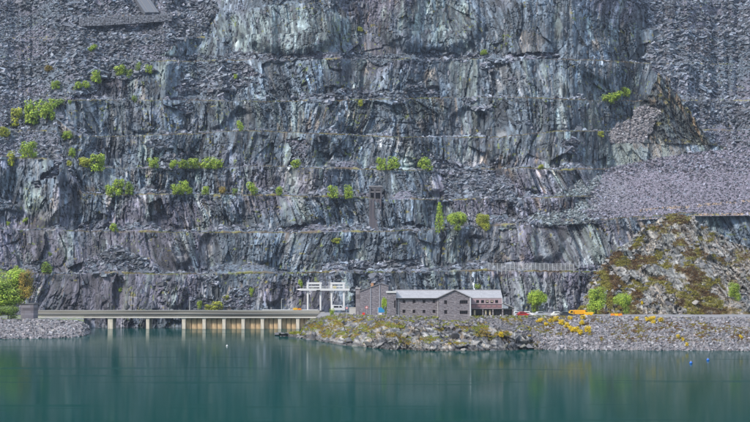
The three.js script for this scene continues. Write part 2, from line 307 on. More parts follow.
const cover = (px, row) => fbm(px / 13 + 40, row / 5, 230);       // where moss, grass and heather grow on the bank
const bankHeap = new Heap(blockGeo(9), blockMat), mossHeapSpots = [];
sheet({
  name: 'shore_bank', px0: 279, px1: 826, dpx: 0.62,
  curves: [{ f: px => [-1.2, shoreD(px) - 3] }, { f: px => [0.05, shoreD(px)], n: 4 }, { f: px => { const D = bankTopD(px); return [hAt(bankTop(px), D) * 0.52, lerp(shoreD(px), D, 0.42)]; }, n: 26 }, { f: px => { const D = bankTopD(px); return [hAt(bankTop(px), D), D]; }, n: 26 }, { f: px => [lerp(-1.5, 8.1, smooth(304, 322, px)), Math.max(520, bankTopD(px) + 20)], n: 10 }, { f: px => [lerp(-1.5, 6.6, smooth(304, 322, px)), 676], n: 14 }],
  relief: (x, H, px, row, seg, s, D) => {
    curOut = seg < 4 ? outcrop(px, row) : 0; curU = x; curV = H;
    if (seg > 3) { P = [0.5, 0.5, 0.5, 0.5, 0.5, 0.5]; return [0, -0.25 * n2(x / 3, D / 3, 240) * smooth(0, 0.3, s)]; }
    if (curOut) { const r = rockRelief(x * 1.7, H * 2.9, (H * 1.2), 0.5); return [r * 1.3, 0.42 * r + 0.9 * (fbm(x / 4, D / 4, 241) - 0.4)]; }
    P = [0.5, 0.5, 0.5, 0.5, 0.5, 0.5]; return [0.4 * (fbm(x / 3, H / 2, 242) - 0.5), 0.5 * (fbm(x / 5, D / 5, 243) - 0.5) * smooth(0, 0.2, row - bankTop(px))];
  },
  color: (c, x, H, px, row, seg, s, D) => {
    if (seg > 3) { const t = 0.75 + 0.5 * fbm(x / 3, D / 3, 250); c[0] = 0.2 * t; c[1] = 0.195 * t; c[2] = 0.21 * t; if (seg === 4 && s < 0.3 && px < 700 && n2(x / 4, 3, 251) > 0.2) { c[0] = 0.22 * t; c[1] = 0.22 * t; c[2] = 0.04 * t; } return; }
    if (curOut) { const st1 = n2(x / 0.8, H / 0.8, 252); c[0] = 0.21; c[1] = 0.207; c[2] = 0.205; mixc(c, [0.06, 0.062, 0.07], smooth(0.55, 0.38, fbm(x / 3, H * 1.2, 253))); mixc(c, C.ochre, 0.35 * smooth(0.55, 0.7, fbm(x / 2, D / 3, 254))); if (H < 0.5 + 0.4 * fbm(x / 2, 5, 255)) mixc(c, [0.045, 0.045, 0.045], 0.8); const t = (0.6 + 0.8 * P[1]) * (0.65 + 0.7 * P[2]) * (0.7 + 0.6 * st1); c[0] *= t; c[1] *= t; c[2] *= t; return; }
    const t = 0.6 + 0.8 * hash(Math.round(x * 4), Math.round(D * 4), 256); c[0] = 0.19 * t; c[1] = 0.185 * t; c[2] = 0.215 * t;
    if (H < 0.35) { c[0] *= 0.5; c[1] *= 0.5; c[2] *= 0.5; }
  },
  visit: (x, H, D, px, row, seg) => {
    if (seg > 3 || seg < 1 || px > 790) return;
    const cv = cover(px, row), low = row > 343;
    if (!curOut && rs() < 0.62) { const z = (low ? 0.3 : 0.22) + 0.6 * Math.pow(rs(), 3); bankHeap.put(x + (rs() - 0.5) * 0.5, H, -D, z * 1.3, z * (0.5 + 0.5 * rs()), z, (rs() - 0.5) * 2, rs() * 6.3, (rs() - 0.5) * 2, gravelTone(px < 540 ? 0.72 : 0.95)); }
    if (px > 290) mossHeapSpots.push([x, H, D, px, row, cv]);
  },
  label: 'grey slate shore bank and car park ground beneath the stone buildings', category: 'bank',
});
bankHeap.build('shore_rubble', 'purple grey slate rubble covering the bank between car park and lake', 'rubble');

// the near bank at the bridge's other end
const leftShore = poly([[-70, 338.5], [0, 338.4], [50, 338], [72, 337.2], [82, 335.8], [87, 333.5], [89, 331]]);
const leftTop = poly([[-70, 319.5], [30, 320], [60, 320.5], [78, 321.5], [85, 325], [89, 330]]);
const leftHeap = new Heap(blockGeo(12), blockMat), leftSpots = [];
const leftD = px => CH * F / (leftShore(px) - 290);
sheet({
  name: 'rubble_point', px0: -70, px1: 89, dpx: 0.62,
  curves: [{ f: px => [-1.2, leftD(px) - 3] }, { f: px => [0.05, leftD(px)], n: 4 }, { f: px => { const D = Math.max(leftD(px) + 4, 566); return [Math.max(0.2, hAt(leftTop(px), D)), D]; }, n: 36 }, { f: px => [px < 84 ? 4.6 : 0.2, 640], n: 12 }, { f: px => [px < 84 ? 5.4 : -1, 667], n: 8 }],
  relief: (x, H, px, row, seg, s, D) => [seg < 3 ? 0.5 * (fbm(x / 3, H / 2, 262) - 0.5) : 0, seg < 3 ? 0.7 * (fbm(x / 6, D / 6, 263) - 0.5) : 0.2 * n2(x / 2, D / 2, 264)],
  color: (c, x, H, px, row, seg, s, D) => {
    const t = 0.6 + 0.8 * hash(Math.round(x * 4), Math.round(D * 4), 266); c[0] = 0.17 * t; c[1] = 0.17 * t; c[2] = 0.2 * t;
    if (seg >= 3 || (seg === 2 && s > 0.9)) mixc(c, C.grass, 0.8 * smooth(0.4, 0.55, fbm(x / 5, D / 6, 267)));
  },
  visit: (x, H, D, px, row, seg) => {
    if (seg > 2 || seg < 1) return;
    if (rs() < 0.8) { const z = 0.3 + 0.75 * Math.pow(rs(), 2.4); leftHeap.put(x + rs() - 0.5, H + 0.1, -D, z * 1.4, z * (0.4 + 0.5 * rs()), z, (rs() - 0.5) * 2, rs() * 6.3, (rs() - 0.5) * 2, gravelTone(1.0)); }
    leftSpots.push([x, H, D, px, row]);
  },
  label: 'low rubble point running into the lake below the leafy tree', category: 'bank',
});
leftHeap.build('point_rubble', 'grey slate rubble heaped along the point below the leafy tree', 'rubble');

// ---------- fan of fine slate waste below the pinnacle ----------
const fanTop = poly([[500, 224], [530, 213], [552, 198], [572, 184], [595, 172], [620, 166], [660, 158], [700, 152], [750, 148], [850, 142]]);
const fanHeap = new Heap(blockGeo(15), blockMat);
const fanTopD = px => lerp(698, 736, smooth(520, 640, px));
sheet({
  name: 'slate_waste_fan', px0: 500, px1: 826, dpx: 0.9,
  curves: [{ f: px => { const D = lev(500)[3][1] - 2 + 0 * px; return [hAt(LINES[2](px) + 1, 684) - 1, 684]; } }, { f: px => [hAt(lerp(LINES[2](px), fanTop(px), 0.5) + 2, lerp(688, fanTopD(px), 0.42)), lerp(688, fanTopD(px), 0.42)], n: 34 }, { f: px => [hAt(fanTop(px), fanTopD(px)), fanTopD(px)], n: 34 }, { f: px => [hAt(fanTop(px), fanTopD(px)) - 3, fanTopD(px) + 16], n: 4 }],
  relief: (x, H, px, row, seg, s, D) => [2.2 * (fbm(x / 16, H / 12, 270) - 0.5) + 0.5 * (n2(x / 1.5, H / 1.5, 271) - 0.5) + 3 * smooth(0.55, 0.75, fbm(x / 10 + H / 9, H / 20, 273)) * smooth(640, 560, px), 0],
  color: (c, x, H, px, row, seg, s) => {
    const t = 0.6 + 0.7 * hash(Math.round(x * 3), Math.round(H * 3), 274); c[0] = 0.17 * t; c[1] = 0.155 * t; c[2] = 0.2 * t;
    const w = fbm(x / 12, H / 9, 275); mixc(c, [0.2 * t, 0.215 * t, 0.23 * t], smooth(640, 570, px + 60 * (w - 0.5)));
    const l = Math.abs(row - (206 - (px - 690) * 0.09) + 2 * (w - 0.5)); if (px > 640 && l < 1.2 && n2(x / 2, 4, 276) > 0.3) mixc(c, C.ochre, 0.6);
    if (seg === 1 && s < 0.06) mixc(c, n2(x / 3, 1, 277) > 0.5 ? C.ochre : C.moss, 0.8);
  },
  visit: (x, H, D, px, row, seg, s) => {
    if (px > 800 || seg > 2) return; const big = px + 60 * (fbm(x / 8, H / 8, 279) - 0.5) < 605 || row < 168 + 12 * fbm(x / 6, 3, 279);
    if (rs() < 0.6) { const z = (big ? 0.42 : 0.28) + (big ? 0.9 : 0.55) * Math.pow(rs(), 3), q = slateTone(0.95 + 0.9 * fbm(x / 20 + H / 12, H / 9, 275)); fanHeap.put(x + rs() - 0.5, H, -D, z * 1.4, z * (0.35 + 0.4 * rs()), z, (rs() - 0.5) * 1.6, rs() * 6.3, (rs() - 0.5) * 1.6, px + 70 * (fbm(x / 9, H / 9, 278) - 0.5) > 590 ? [q[0] * 1.12, q[1], q[2] * 1.02] : [q[0] * 1.25, q[1] * 1.3, q[2] * 1.15]); }
  },
  label: 'fine purple grey slate tip fanning down below the rock pinnacle', category: 'slate tip',
});
fanHeap.build('tip_slate', 'loose broken slate lying over the fan below the rock pinnacle', 'slate');

// pale bluff and the pinnacle that stands on it
const pinTop = poly([[585, 152], [598, 141], [615, 131], [630, 120], [640, 107], [648, 94], [655, 83], [661, 79], [667, 83], [674, 92], [684, 107], [696, 121], [709, 139], [722, 148], [735, 153]]);
const pinHeap = new Heap(blockGeo(18), blockMat);
sheet({
  name: 'rock_pinnacle', px0: 583, px1: 737, dpx: 0.62,
  curves: [{ f: px => [hAt(fanTop(px) + 7, 739), 739] }, { f: px => { const r = Math.max(pinTop(px) + 1, 143 + 0.02 * (px - 600)); return [hAt(r, 741), 741]; }, n: 30 }, { f: px => { const D = lerp(743, 757, smooth(150, 80, pinTop(px))); return [hAt(pinTop(px) - 1.5 + 9 * (fbm(px / 5, 2, 280) - 0.5) + 5 * (hash(Math.floor(px / 2.6), 1, 280) - 0.5), D), D]; }, n: 84 }, { f: px => [hAt(Math.max(150, pinTop(px) + 10), 775), 775], n: 12 }],
  relief: (x, H, px, row, seg, s, D) => {
    curU = x + (H - 95) * 0.3; curV = H;
    const scr = seg === 2 && px < 668 - (row - 100) * 0.55 + 8 * (fbm(x / 4, H / 4, 281) - 0.5) && row > 106; curScree = scr ? 1 : 0;
    if (scr) { P = [0.5, n2(x / 3, H / 3, 33), 0.5, 0.5, 0.5, 0.5]; return [1.5 * (fbm(x / 6, H / 6, 282) - 0.5) + 0.8 * facet(x / 2, H / 2, 520), 0]; }
    const fine = 1.5 * facet(curU / 1.7, H / 3.4, 530) + 0.9 * facet(curU / 0.8, H / 1.5, 540);
    return [(seg > 2 ? 0.4 : 1) * (rockRelief(x * 1.2, H * 1.3, (H - 95) * 0.3, 0.8) + (seg === 2 ? fine : 0.35 * fine) + (seg === 2 ? 3.5 * smooth(0, 1, Math.sin(curU / 2.6 + 2 * n2(x / 3, H / 8, 283)) * 0.5 + 0.5) - 1.5 : 0)), seg === 2 ? 3 * (P[1] - 0.5) * s * s : 0];
  },
  color: (c, x, H, px, row, seg, s) => {
    rockColor(c, x, H, px, row, seg <= 1 ? 1.35 : 0.6); if (seg > 1 && !curScree) { c[0] *= 1.06; c[2] *= 0.85; }
    if (seg <= 1) mixc(c, px + 30 * (n2(x / 3, H / 6, 284) - 0.5) > 640 && n2(x / 4, 3, 285) > 0.45 ? [0.3, 0.25, 0.19] : [0.3, 0.34, 0.32], 0.6 * (0.4 + P[1]) * smooth(700, 660, px));
    else if (!curScree) { mixc(c, [0.38, 0.28, 0.18], 0.6 * smooth(0.5, 0.66, 0.6 * n2(curU / 1.7, H / 14, 286) + 0.4 * n2(curU / 0.6, H / 3, 299)) * smooth(640, 660, px)); mixc(c, C.dark, 0.5 * smooth(0.55, 0.4, n2(curU / 1.4, H / 6, 287))); mixc(c, C.moss, 0.5 * smooth(0.66, 0.7, fbm(x / 3, H / 2.2, 288))); }
    if (seg === 2 && curScree && n2(x / 2, H / 2, 289) > 0.8) mixc(c, C.moss, 0.5);
  },
  visit: (x, H, D, px, row, seg) => { if (curScree && seg === 2 && rs() < 0.45) { const z = 0.35 + 0.8 * Math.pow(rs(), 2.5); pinHeap.put(x, H, -D, z * 1.4, z * 0.6, z, (rs() - 0.5) * 1.6, rs() * 6.3, (rs() - 0.5) * 1.6, gravelTone(1.0)); } },
  label: 'pointed rock pinnacle with tan streaks standing above a pale bluff', category: 'rock',
});
pinHeap.build('pinnacle_scree', 'grey scree spilling down the flank of the rock pinnacle', 'scree');

// ---------- rocky heather mound beside the car park ----------
const moundTop = poly([[576, 317], [582, 306], [590, 286], [600, 266], [620, 248], [640, 231], [655, 221], [672, 214.5], [690, 217.5], [700, 224], [720, 236], [740, 245], [770, 254], [850, 262]]);
const moundD = px => lerp(560, 598, smooth(600, 680, px));
const moundSpots = [], moundHeap = new Heap(blockGeo(21), blockMat);
const heather = (x, H, D) => smooth(0.51, 0.55, -0.035 * smooth(100, 80, x) + 0.72 * fbm(x / 6 - H / 6, H / 3.6 + x / 14, 290) + 0.28 * fbm(x / 1.6, H / 1.2, 298));
sheet({
  name: 'rocky_mound', px0: 576, px1: 826, dpx: 0.62,
  curves: [{ f: px => [5.8, 522] }, { f: px => [hAt(Math.max(moundTop(px), lerp(316, moundTop(px), 0.22)), 534), 534], n: 26 }, { f: px => [hAt(lerp(316, moundTop(px), 0.64), lerp(534, moundD(px), 0.55)), lerp(534, moundD(px), 0.55)], n: 50 }, { f: px => [hAt(moundTop(px) + 3 * (fbm(px / 6, 8, 291) - 0.5), moundD(px)), moundD(px)], n: 44 }, { f: px => [hAt(moundTop(px) + 6, moundD(px) + 40), moundD(px) + 40], n: 8 }],
  relief: (x, H, px, row, seg, s, D) => {
    curU = x; curV = H; const rug = heather(x, H, D), dark = px > 716 && row > 236;
    const r = rockRelief(x * 1.8, H * 2.8, H * 0.45, 0.85);
    return [(dark ? 1.5 : 1) * r * (1 - 0.55 * rug) * (1 - 0.5 * smooth(576, 592, px) * 0) + 2.6 * (fbm(x / 12, H / 9, 292) - 0.5) - (dark ? 3 * smooth(716, 730, px) * smooth(234, 246, row) * smooth(312, 296, row) : 0), 0.35 * r * (1 - rug)];
  },
  color: (c, x, H, px, row, seg, s, D) => {
    const rug = heather(x, H, D), st1 = n2(x / 0.9, H / 0.9, 293);
    c[0] = 0.225; c[1] = 0.223; c[2] = 0.215; mixc(c, [0.14, 0.165, 0.155], smooth(0.42, 0.56, fbm(x / 12, H / 10, 294)) * smooth(690, 610, px) ); mixc(c, C.tan, 0.3 * smooth(0.5, 0.6, fbm(x / 6, H / 6, 296)));
    
    const t = (0.6 + 0.7 * P[1]) * (0.6 + 0.7 * P[2]) * (0.65 + 0.7 * st1); c[0] *= t; c[1] *= t; c[2] *= t;
    mixc(c, n2(x / 2, H / 2, 295) > 0.55 ? [0.17, 0.155, 0.035] : [0.12, 0.085, 0.03], 0.8 * rug);
  },
  visit: (x, H, D, px, row, seg) => {
    if (px > 790 || seg > 3) return; const rug = heather(x, H, D);
    if (rug < 0.5 && rs() < 0.045) { const z = 0.35 + 0.9 * Math.pow(rs(), 2), q = gravelTone(0.95); moundHeap.put(x, H + 0.1, -D, z * 1.3, z * (0.5 + 0.5 * rs()), z, (rs() - 0.5) * 2, rs() * 6.3, (rs() - 0.5) * 2, [q[0] * 1.02, q[1] * 1.03, q[2] * 0.93]); }
    moundSpots.push([x, H, D, px, row, rug]);
  },
  label: 'rocky mound patched with brown heather rising behind the car park trees', category: 'mound',
});
moundHeap.build('mound_rubble', 'pale rubble lying among the heather of the rocky mound', 'rubble');
screeHeap.build('terrace_scree', 'loose blue grey slate blocks heaped over the quarry terraces', 'scree');

// ---------- built things ----------
function noiseTex(S, f, rx = 1, ry = 1) { const d = new Uint8Array(S * S * 4); for (let j = 0; j < S; j++) for (let i = 0; i < S; i++) { const c = f(i / S, j / S, i, j); d.set([clamp(c[0]) * 255, clamp(c[1]) * 255, clamp(c[2]) * 255, 255], (j * S + i) * 4); } const t = new THREE.DataTexture(d, S, S); t.wrapS = t.wrapT = THREE.RepeatWrapping; t.magFilter = THREE.LinearFilter; t.colorSpace = THREE.SRGBColorSpace; t.repeat.set(rx, ry); t.needsUpdate = true; return t; }
// coursed slate rubble, one tile = 4 m; stones 0.12 to 0.2 m high, far too small to tell apart from across the lake
const stoneTex = noiseTex(512, (x, y, i, j) => { const cy = Math.floor(y * 26), off = hash(cy, 0, 300), w = 7 + Math.floor(5 * hash(cy, 1, 301)), cx = Math.floor((x + off) * w) % w, t = 0.47 + 0.2 * (hash(cx, cy, 302) - 0.5) + 0.1 * (hash(i, j, 303) - 0.5), p = hash(cx, cy, 304), jx = ((x + off) * w) % 1, jy = (y * 26) % 1, m = jy < 0.14 || jx < 0.05 ? 0.9 : 1; return [(t + 0.015 * p) * m, (t - 0.008) * m, (t + 0.025 - 0.01 * p) * m]; }, 0.25, 0.25);
const stoneMat = new THREE.MeshStandardMaterial({ map: stoneTex, roughness: 0.85, bumpMap: stoneTex, bumpScale: 0.03 });
const roofTex = noiseTex(256, (x, y, i, j) => { const r = Math.floor(y * 20), c = Math.floor((x + (r & 1) * 0.02) * 24), t = 0.58 + 0.08 * (hash(c, r, 310) - 0.5) + 0.1 * (fbm(x * 6, y * 3, 311) - 0.5); return [t, t, t + 0.02]; }, 0.16, 0.16);
const roofMat = new THREE.MeshStandardMaterial({ map: roofTex, roughness: 0.5 });
const concTex = (r, g, b, v, seed) => noiseTex(256, (x, y, i, j) => { const t = 1 + v * (fbm(x * 14, y * 2.2, seed) - 0.5) + v * 0.7 * (fbm(x * 9, y * 9, seed + 5) - 0.5) + 0.05 * (hash(i, j, seed) - 0.5); return [r * t, g * t, b * t]; }, 0.2, 0.2);
const pierMat = new THREE.MeshStandardMaterial({ map: concTex(0.84, 0.81, 0.75, 0.5, 320), roughness: 0.9 });
const panelMat = new THREE.MeshStandardMaterial({ map: concTex(0.66, 0.57, 0.45, 0.9, 330), roughness: 0.9 });
const deckMat = new THREE.MeshStandardMaterial({ map: concTex(0.56, 0.55, 0.52, 1.2, 340), roughness: 0.9 });
const edgeMat = new THREE.MeshStandardMaterial({ map: concTex(0.74, 0.73, 0.7, 0.4, 350), roughness: 0.85 });
const M = (r, g, b, rough = 0.6, metal = 0) => new THREE.MeshStandardMaterial({ color: lin(r, g, b), roughness: rough, metalness: metal });
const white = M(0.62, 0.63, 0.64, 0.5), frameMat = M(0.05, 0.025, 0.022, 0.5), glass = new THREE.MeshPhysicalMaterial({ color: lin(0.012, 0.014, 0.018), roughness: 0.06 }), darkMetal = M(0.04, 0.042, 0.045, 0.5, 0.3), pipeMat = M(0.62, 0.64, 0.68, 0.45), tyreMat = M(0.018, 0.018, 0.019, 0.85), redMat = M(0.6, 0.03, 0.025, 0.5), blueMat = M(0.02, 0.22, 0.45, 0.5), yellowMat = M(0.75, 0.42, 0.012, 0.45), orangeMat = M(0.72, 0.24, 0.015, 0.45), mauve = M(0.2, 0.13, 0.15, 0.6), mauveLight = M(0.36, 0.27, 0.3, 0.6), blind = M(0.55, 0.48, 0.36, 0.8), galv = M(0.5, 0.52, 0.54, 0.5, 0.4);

function wallGeo(w, h, t, holes, topShape) {          // front face at z = 0, thickness behind; holes [x, y, w, h] measured from the lower left corner
  const s = new THREE.Shape(); s.moveTo(0, 0); s.lineTo(w, 0);
  if (topShape) for (const [x, y] of topShape) s.lineTo(x, y); else { s.lineTo(w, h); s.lineTo(0, h); }
  s.closePath();
  for (const [x, y, a, b] of holes) { const p = new THREE.Path(); p.moveTo(x, y); p.lineTo(x, y + b); p.lineTo(x + a, y + b); p.lineTo(x + a, y); p.closePath(); s.holes.push(p); }
  return new THREE.ExtrudeGeometry(s, { depth: t, bevelEnabled: false }).translate(0, 0, -t);
}
function addWindow(parent, x, y, w, h, z, bars = 1) {
  const g = add(new THREE.Group(), 'window', parent); g.position.set(x, y, z);
  const f = [box(w, 0.09, 0.1, w / 2, 0.045, -0.2), box(w, 0.09, 0.1, w / 2, h - 0.045, -0.2), box(0.09, h - 0.18, 0.1, 0.045, h / 2, -0.2), box(0.09, h - 0.18, 0.1, w - 0.045, h / 2, -0.2)];
  for (let i = 1; i <= bars; i++) f.push(box(0.07, h - 0.18, 0.08, w * i / (bars + 1), h / 2, -0.2));
  mesh('frame', mergeGeometries(f), frameMat, g);
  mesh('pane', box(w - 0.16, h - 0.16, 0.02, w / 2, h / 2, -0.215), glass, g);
  return g;
}
// slab between an eave line and a ridge line, with thickness
function roofSlab(pts, t = 0.22) { // four corners, counter-clockwise seen from outside
  const n = V().subVectors(pts[1], pts[0]).cross(V().subVectors(pts[3], pts[0])).normalize().multiplyScalar(-t), q = [...pts, ...pts.map(p => p.clone().add(n))], idx = [0, 1, 2, 0, 2, 3, 4, 6, 5, 4, 7, 6], p = [], uv = [];
  for (let i = 0; i < 4; i++) { const j = (i + 1) % 4; idx.push(i, i + 4, j, j, i + 4, j + 4); }
  for (const i of idx) { p.push(q[i].x, q[i].y, q[i].z); uv.push(q[i].x, q[i].y + -q[i].z); }
  const g = new THREE.BufferGeometry(); g.setAttribute('position', new THREE.Float32BufferAttribute(p, 3)); g.setAttribute('uv', new THREE.Float32BufferAttribute(uv, 2)); g.computeVertexNormals(); return g;
}

{ // --- main slate building ---
  const D = 445, k = F / D, p0 = 387, r0 = 317.2, o = at(p0, r0, D), X = px => (px - p0) / k, Y = row => (r0 - row) / k;
  const b = thing('slate_building', 'long two storey slate building with pale roof and gabled projecting wing', 'building', o);
  const zb = -13;
  // main range
  const wins = []; for (const px of [404, 414, 424, 434]) for (const row of [301.6, 311.4]) wins.push([X(px - 1.4) - X(396), Y(row + 1.6), X(2.8 + p0), 3.2 / k]);
  const mw = mesh('wall', wallGeo(X(439) - X(396), Y(298), 0.5, wins.map(w => w)), stoneMat, b); mw.position.set(X(396), 0, 0);
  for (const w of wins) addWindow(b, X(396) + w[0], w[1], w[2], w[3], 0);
  const by = Y(290.2), ey = Y(298);
  mesh('wall', box(0.5, ey, -zb - 0.5, 0.25 + X(396), ey / 2, (zb - 0.5) / 2), stoneMat, b); mesh('wall', box(X(502) - X(396), ey, 0.5, (X(502) + X(396)) / 2, ey / 2, zb), stoneMat, b);
  const rr = mesh('roof', roofSlab([V(X(395.6), ey - 0.05, 0.45), V(X(502.4), ey - 0.05, 0.45), V(X(502.4), by, -6.5), V(X(395.6), by, -6.5)]), roofMat, b);
  mesh('rear_slope', roofSlab([V(X(502.4), ey - 0.05, zb - 0.45), V(X(395.6), ey - 0.05, zb - 0.45), V(X(395.6), by, -6.5), V(X(502.4), by, -6.5)]), roofMat, rr);
  mesh('ridge', box(X(502.4) - X(395.6), 0.2, 0.4, X(449), by + 0.05, -6.5), roofMat, rr);
  mesh('gutter', box(X(438.6) - X(395.6), 0.16, 0.16, X(417), ey - 0.14, 0.56), darkMetal, rr);
  // end block with a narrow slit
  const slit = [X(394.1) - X(387), Y(308), 0.42, 2.2];
  const ew = mesh('end_wall', wallGeo(X(395.9) - X(387), Y(293.2), 0.5, [slit]), stoneMat, b); ew.position.set(0, 0, 0.9);
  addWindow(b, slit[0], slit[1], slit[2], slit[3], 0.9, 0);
  mesh('end_wall', box(0.5, Y(293.2), 6.5, 0.25, Y(293.2) / 2, -2.85), stoneMat, b); mesh('end_wall', box(0.4, Y(293.2), 0.4, X(395.9) - 0.2, Y(293.2) / 2, 0.2), stoneMat, b);
  mesh('flat_roof', box(X(396.4) - X(386.3), 0.55, 8.2, (X(396.4) + X(386.3)) / 2, Y(292), -2.9), white, b);
  // gabled wing
  const gz = 3.2, gx = X(438.6), gw = X(469.4) - gx, ge = Y(297.6), ga = Y(290.6), gb = -1.6;
  const gwin = [[X(443.6) - gx, Y(304), 0.86, 1.12], [X(443.6) - gx, Y(313.8), 0.86, 1.12], [X(459) - gx, Y(303.8), 2.35, 1.05], [X(459) - gx, Y(314), 2.35, 1.0]];
  const gwall = mesh('gable_wall', wallGeo(gw, ge - gb, 0.5, gwin.map(w => [w[0], w[1] - gb, w[2], w[3]]), [[gw, ge - gb], [gw / 2, ga - gb], [0, ge - gb]]), stoneMat, b); gwall.position.set(gx, gb, gz);
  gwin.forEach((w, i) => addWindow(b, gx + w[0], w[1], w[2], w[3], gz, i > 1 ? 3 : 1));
  for (const s of [gx + 0.25, gx + gw - 0.25]) mesh('gable_wall', box(0.5, ge - gb, 4, s, (ge + gb) / 2, gz - 2.5), stoneMat, b);
  const gr = mesh('gable_roof', roofSlab([V(gx - 0.5, ge - 0.2, gz + 0.35), V(gx + gw / 2, ga + 0.12, gz + 0.35), V(gx + gw / 2, ga + 0.12, -6.4), V(gx - 0.5, ge - 0.2, -6.4)].reverse()), roofMat, b);
  mesh('rear_slope', roofSlab([V(gx + gw + 0.5, ge - 0.2, gz + 0.35), V(gx + gw / 2, ga + 0.12, gz + 0.35), V(gx + gw / 2, ga + 0.12, -6.4), V(gx + gw + 0.5, ge - 0.2, -6.4)]), roofMat, gr);
  // glazed wing
  const wx = X(470), ww = X(502) - wx, fz = 0.4;
  const up = []; for (const px of [477.4, 482.4, 487, 491.7, 496.4]) up.push([X(px - 1.5) - wx, Y(303.2), 3 / k, 3.1 / k]);
  const uw = mesh('upper_wall', wallGeo(ww, Y(298) - Y(303.7), 0.4, up.map(w => [w[0], w[1] - Y(303.7), w[2], w[3]])), mauveLight, b); uw.position.set(wx, Y(303.7), fz);
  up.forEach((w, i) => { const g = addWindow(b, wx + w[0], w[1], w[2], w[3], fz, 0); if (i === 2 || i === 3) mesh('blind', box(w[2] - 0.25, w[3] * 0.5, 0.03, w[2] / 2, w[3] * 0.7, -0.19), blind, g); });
  const band = mesh('cladding_band', box(ww, Y(304) - Y(308.4), 0.5, wx + ww / 2, (Y(304) + Y(308.4)) / 2, fz - 0.1), mauve, b);
  for (let i = 0; i < 6; i++) mesh('panel', box(ww / 6 - 0.5, 0.66, 0.06, wx + ww * (i + 0.5) / 6, (Y(304) + Y(308.4)) / 2, fz + 0.18), M(0.27, 0.15, 0.17, 0.6), band);
  mesh('rail', box(ww, 0.12, 0.12, wx + ww / 2, Y(303.7), fz + 0.22), M(0.45, 0.38, 0.42, 0.6), band); mesh('rail', box(ww, 0.12, 0.12, wx + ww / 2, Y(308.5), fz + 0.22), M(0.45, 0.38, 0.42, 0.6), band);
  const x2 = X(513.6);
  mesh('plinth', box(x2 - wx, 0.7, 0.5, (x2 + wx) / 2, 0.1, fz - 0.3), stoneMat, b); mesh('lintel', box(x2 - wx, 0.35, 0.5, (x2 + wx) / 2, Y(309.1), fz - 0.32), darkMetal, b);
  for (const px of [471, 482.6, 492.6, 502.3, 512.8]) mesh('column', box(0.42, Y(308.8), 0.55, X(px), Y(308.8) / 2, fz - 0.2), stoneMat, b);
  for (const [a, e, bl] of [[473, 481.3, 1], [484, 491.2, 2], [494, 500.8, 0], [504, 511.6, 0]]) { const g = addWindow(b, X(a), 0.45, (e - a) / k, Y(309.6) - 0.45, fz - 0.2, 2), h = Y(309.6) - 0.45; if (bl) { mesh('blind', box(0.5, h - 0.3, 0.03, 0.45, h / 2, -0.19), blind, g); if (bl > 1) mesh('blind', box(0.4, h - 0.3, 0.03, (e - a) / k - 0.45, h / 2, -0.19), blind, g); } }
  mesh('interior_wall', box(x2 - wx, Y(309), 0.2, (x2 + wx) / 2, Y(309) / 2, fz - 5), blind, b);
  mesh('side_wall', box(0.4, Y(298) - Y(303), 12, X(502) - 0.2, (Y(298) + Y(303)) / 2, -6.2), stoneMat, b);
  mesh('lean_to_wall', box(0.4, Y(309), 8, x2 - 0.2, Y(309) / 2, fz - 4.4), stoneMat, b);
  mesh('lean_to_roof', roofSlab([V(X(502), Y(303), fz + 0.3), V(X(502), Y(303), -8), V(X(514.6), Y(308.6), -8), V(X(514.6), Y(308.6), fz + 0.3)]), roofMat, b);
  for (const [px, r1, r2, z, w] of [[398.6, 298, 317, 0.14, 0.16], [437.9, 298, 317, 0.14, 0.16], [469.6, 297.6, 321.6, gz + 0.12, 0.34], [502, 298, 308.6, fz + 0.14, 0.18]]) mesh('downpipe', bar(V(X(px), Y(r2), z), V(X(px), Y(r1), z), w / 2, 8), pipeMat, b);
}
{ // --- tall gabled slate store behind it ---
  const D = 500, k = F / D, p0 = 355.6, r0 = 315.4, o = at(p0, r0, D), X = px => (px - p0) / k, Y = row => (r0 - row) / k;
  const b = thing('slate_store', 'tall blank slate building with sloping roofline beside the white gantry', 'building', o);
  const x1 = X(360), x2 = X(388.4), w = x2 - x1, top = [[w, Y(286.2)], [X(381) - x1, Y(283.8)], [0, Y(291.6)]];
  const f = mesh('wall', wallGeo(w, 0, 10, [], top), stoneMat, b); f.position.set(x1, 0, 0);
  mesh('side_block', box(x1 - 0.02, Y(288.6), 7, x1 / 2, Y(288.6) / 2, -4.5), stoneMat, b);
  mesh('coping', box(x1 + 0.2, 0.25, 7.2, x1 / 2, Y(288.6) + 0.13, -4.5), white, b);
  for (const [a, c] of [[[x1 - 0.2, Y(291.6) - 0.02], [X(381), Y(283.8) + 0.05]], [[X(381), Y(283.8) + 0.05], [x2 + 0.2, Y(286.2) - 0.02]]]) mesh('verge', roofSlab([V(a[0], a[1] + 0.22, 0.25), V(c[0], c[1] + 0.22, 0.25), V(c[0], c[1] + 0.22, -10.2), V(a[0], a[1] + 0.22, -10.2)], 0.2), M(0.22, 0.21, 0.23, 0.7), b);
  mesh('chimney', rbox(0.9, 1.5, 0.9, X(372.2), Y(285.4), -4), orangeMat.clone(), b).material.color.setRGB(0.4, 0.22, 0.12);
  for (const px of [370.6, 379.6]) mesh('downpipe', bar(V(X(px), 0, 0.14), V(X(px), Y(px < 375 ? 288.2 : 285), 0.14), 0.11, 8), M(0.42, 0.44, 0.5, 0.5), b);
}
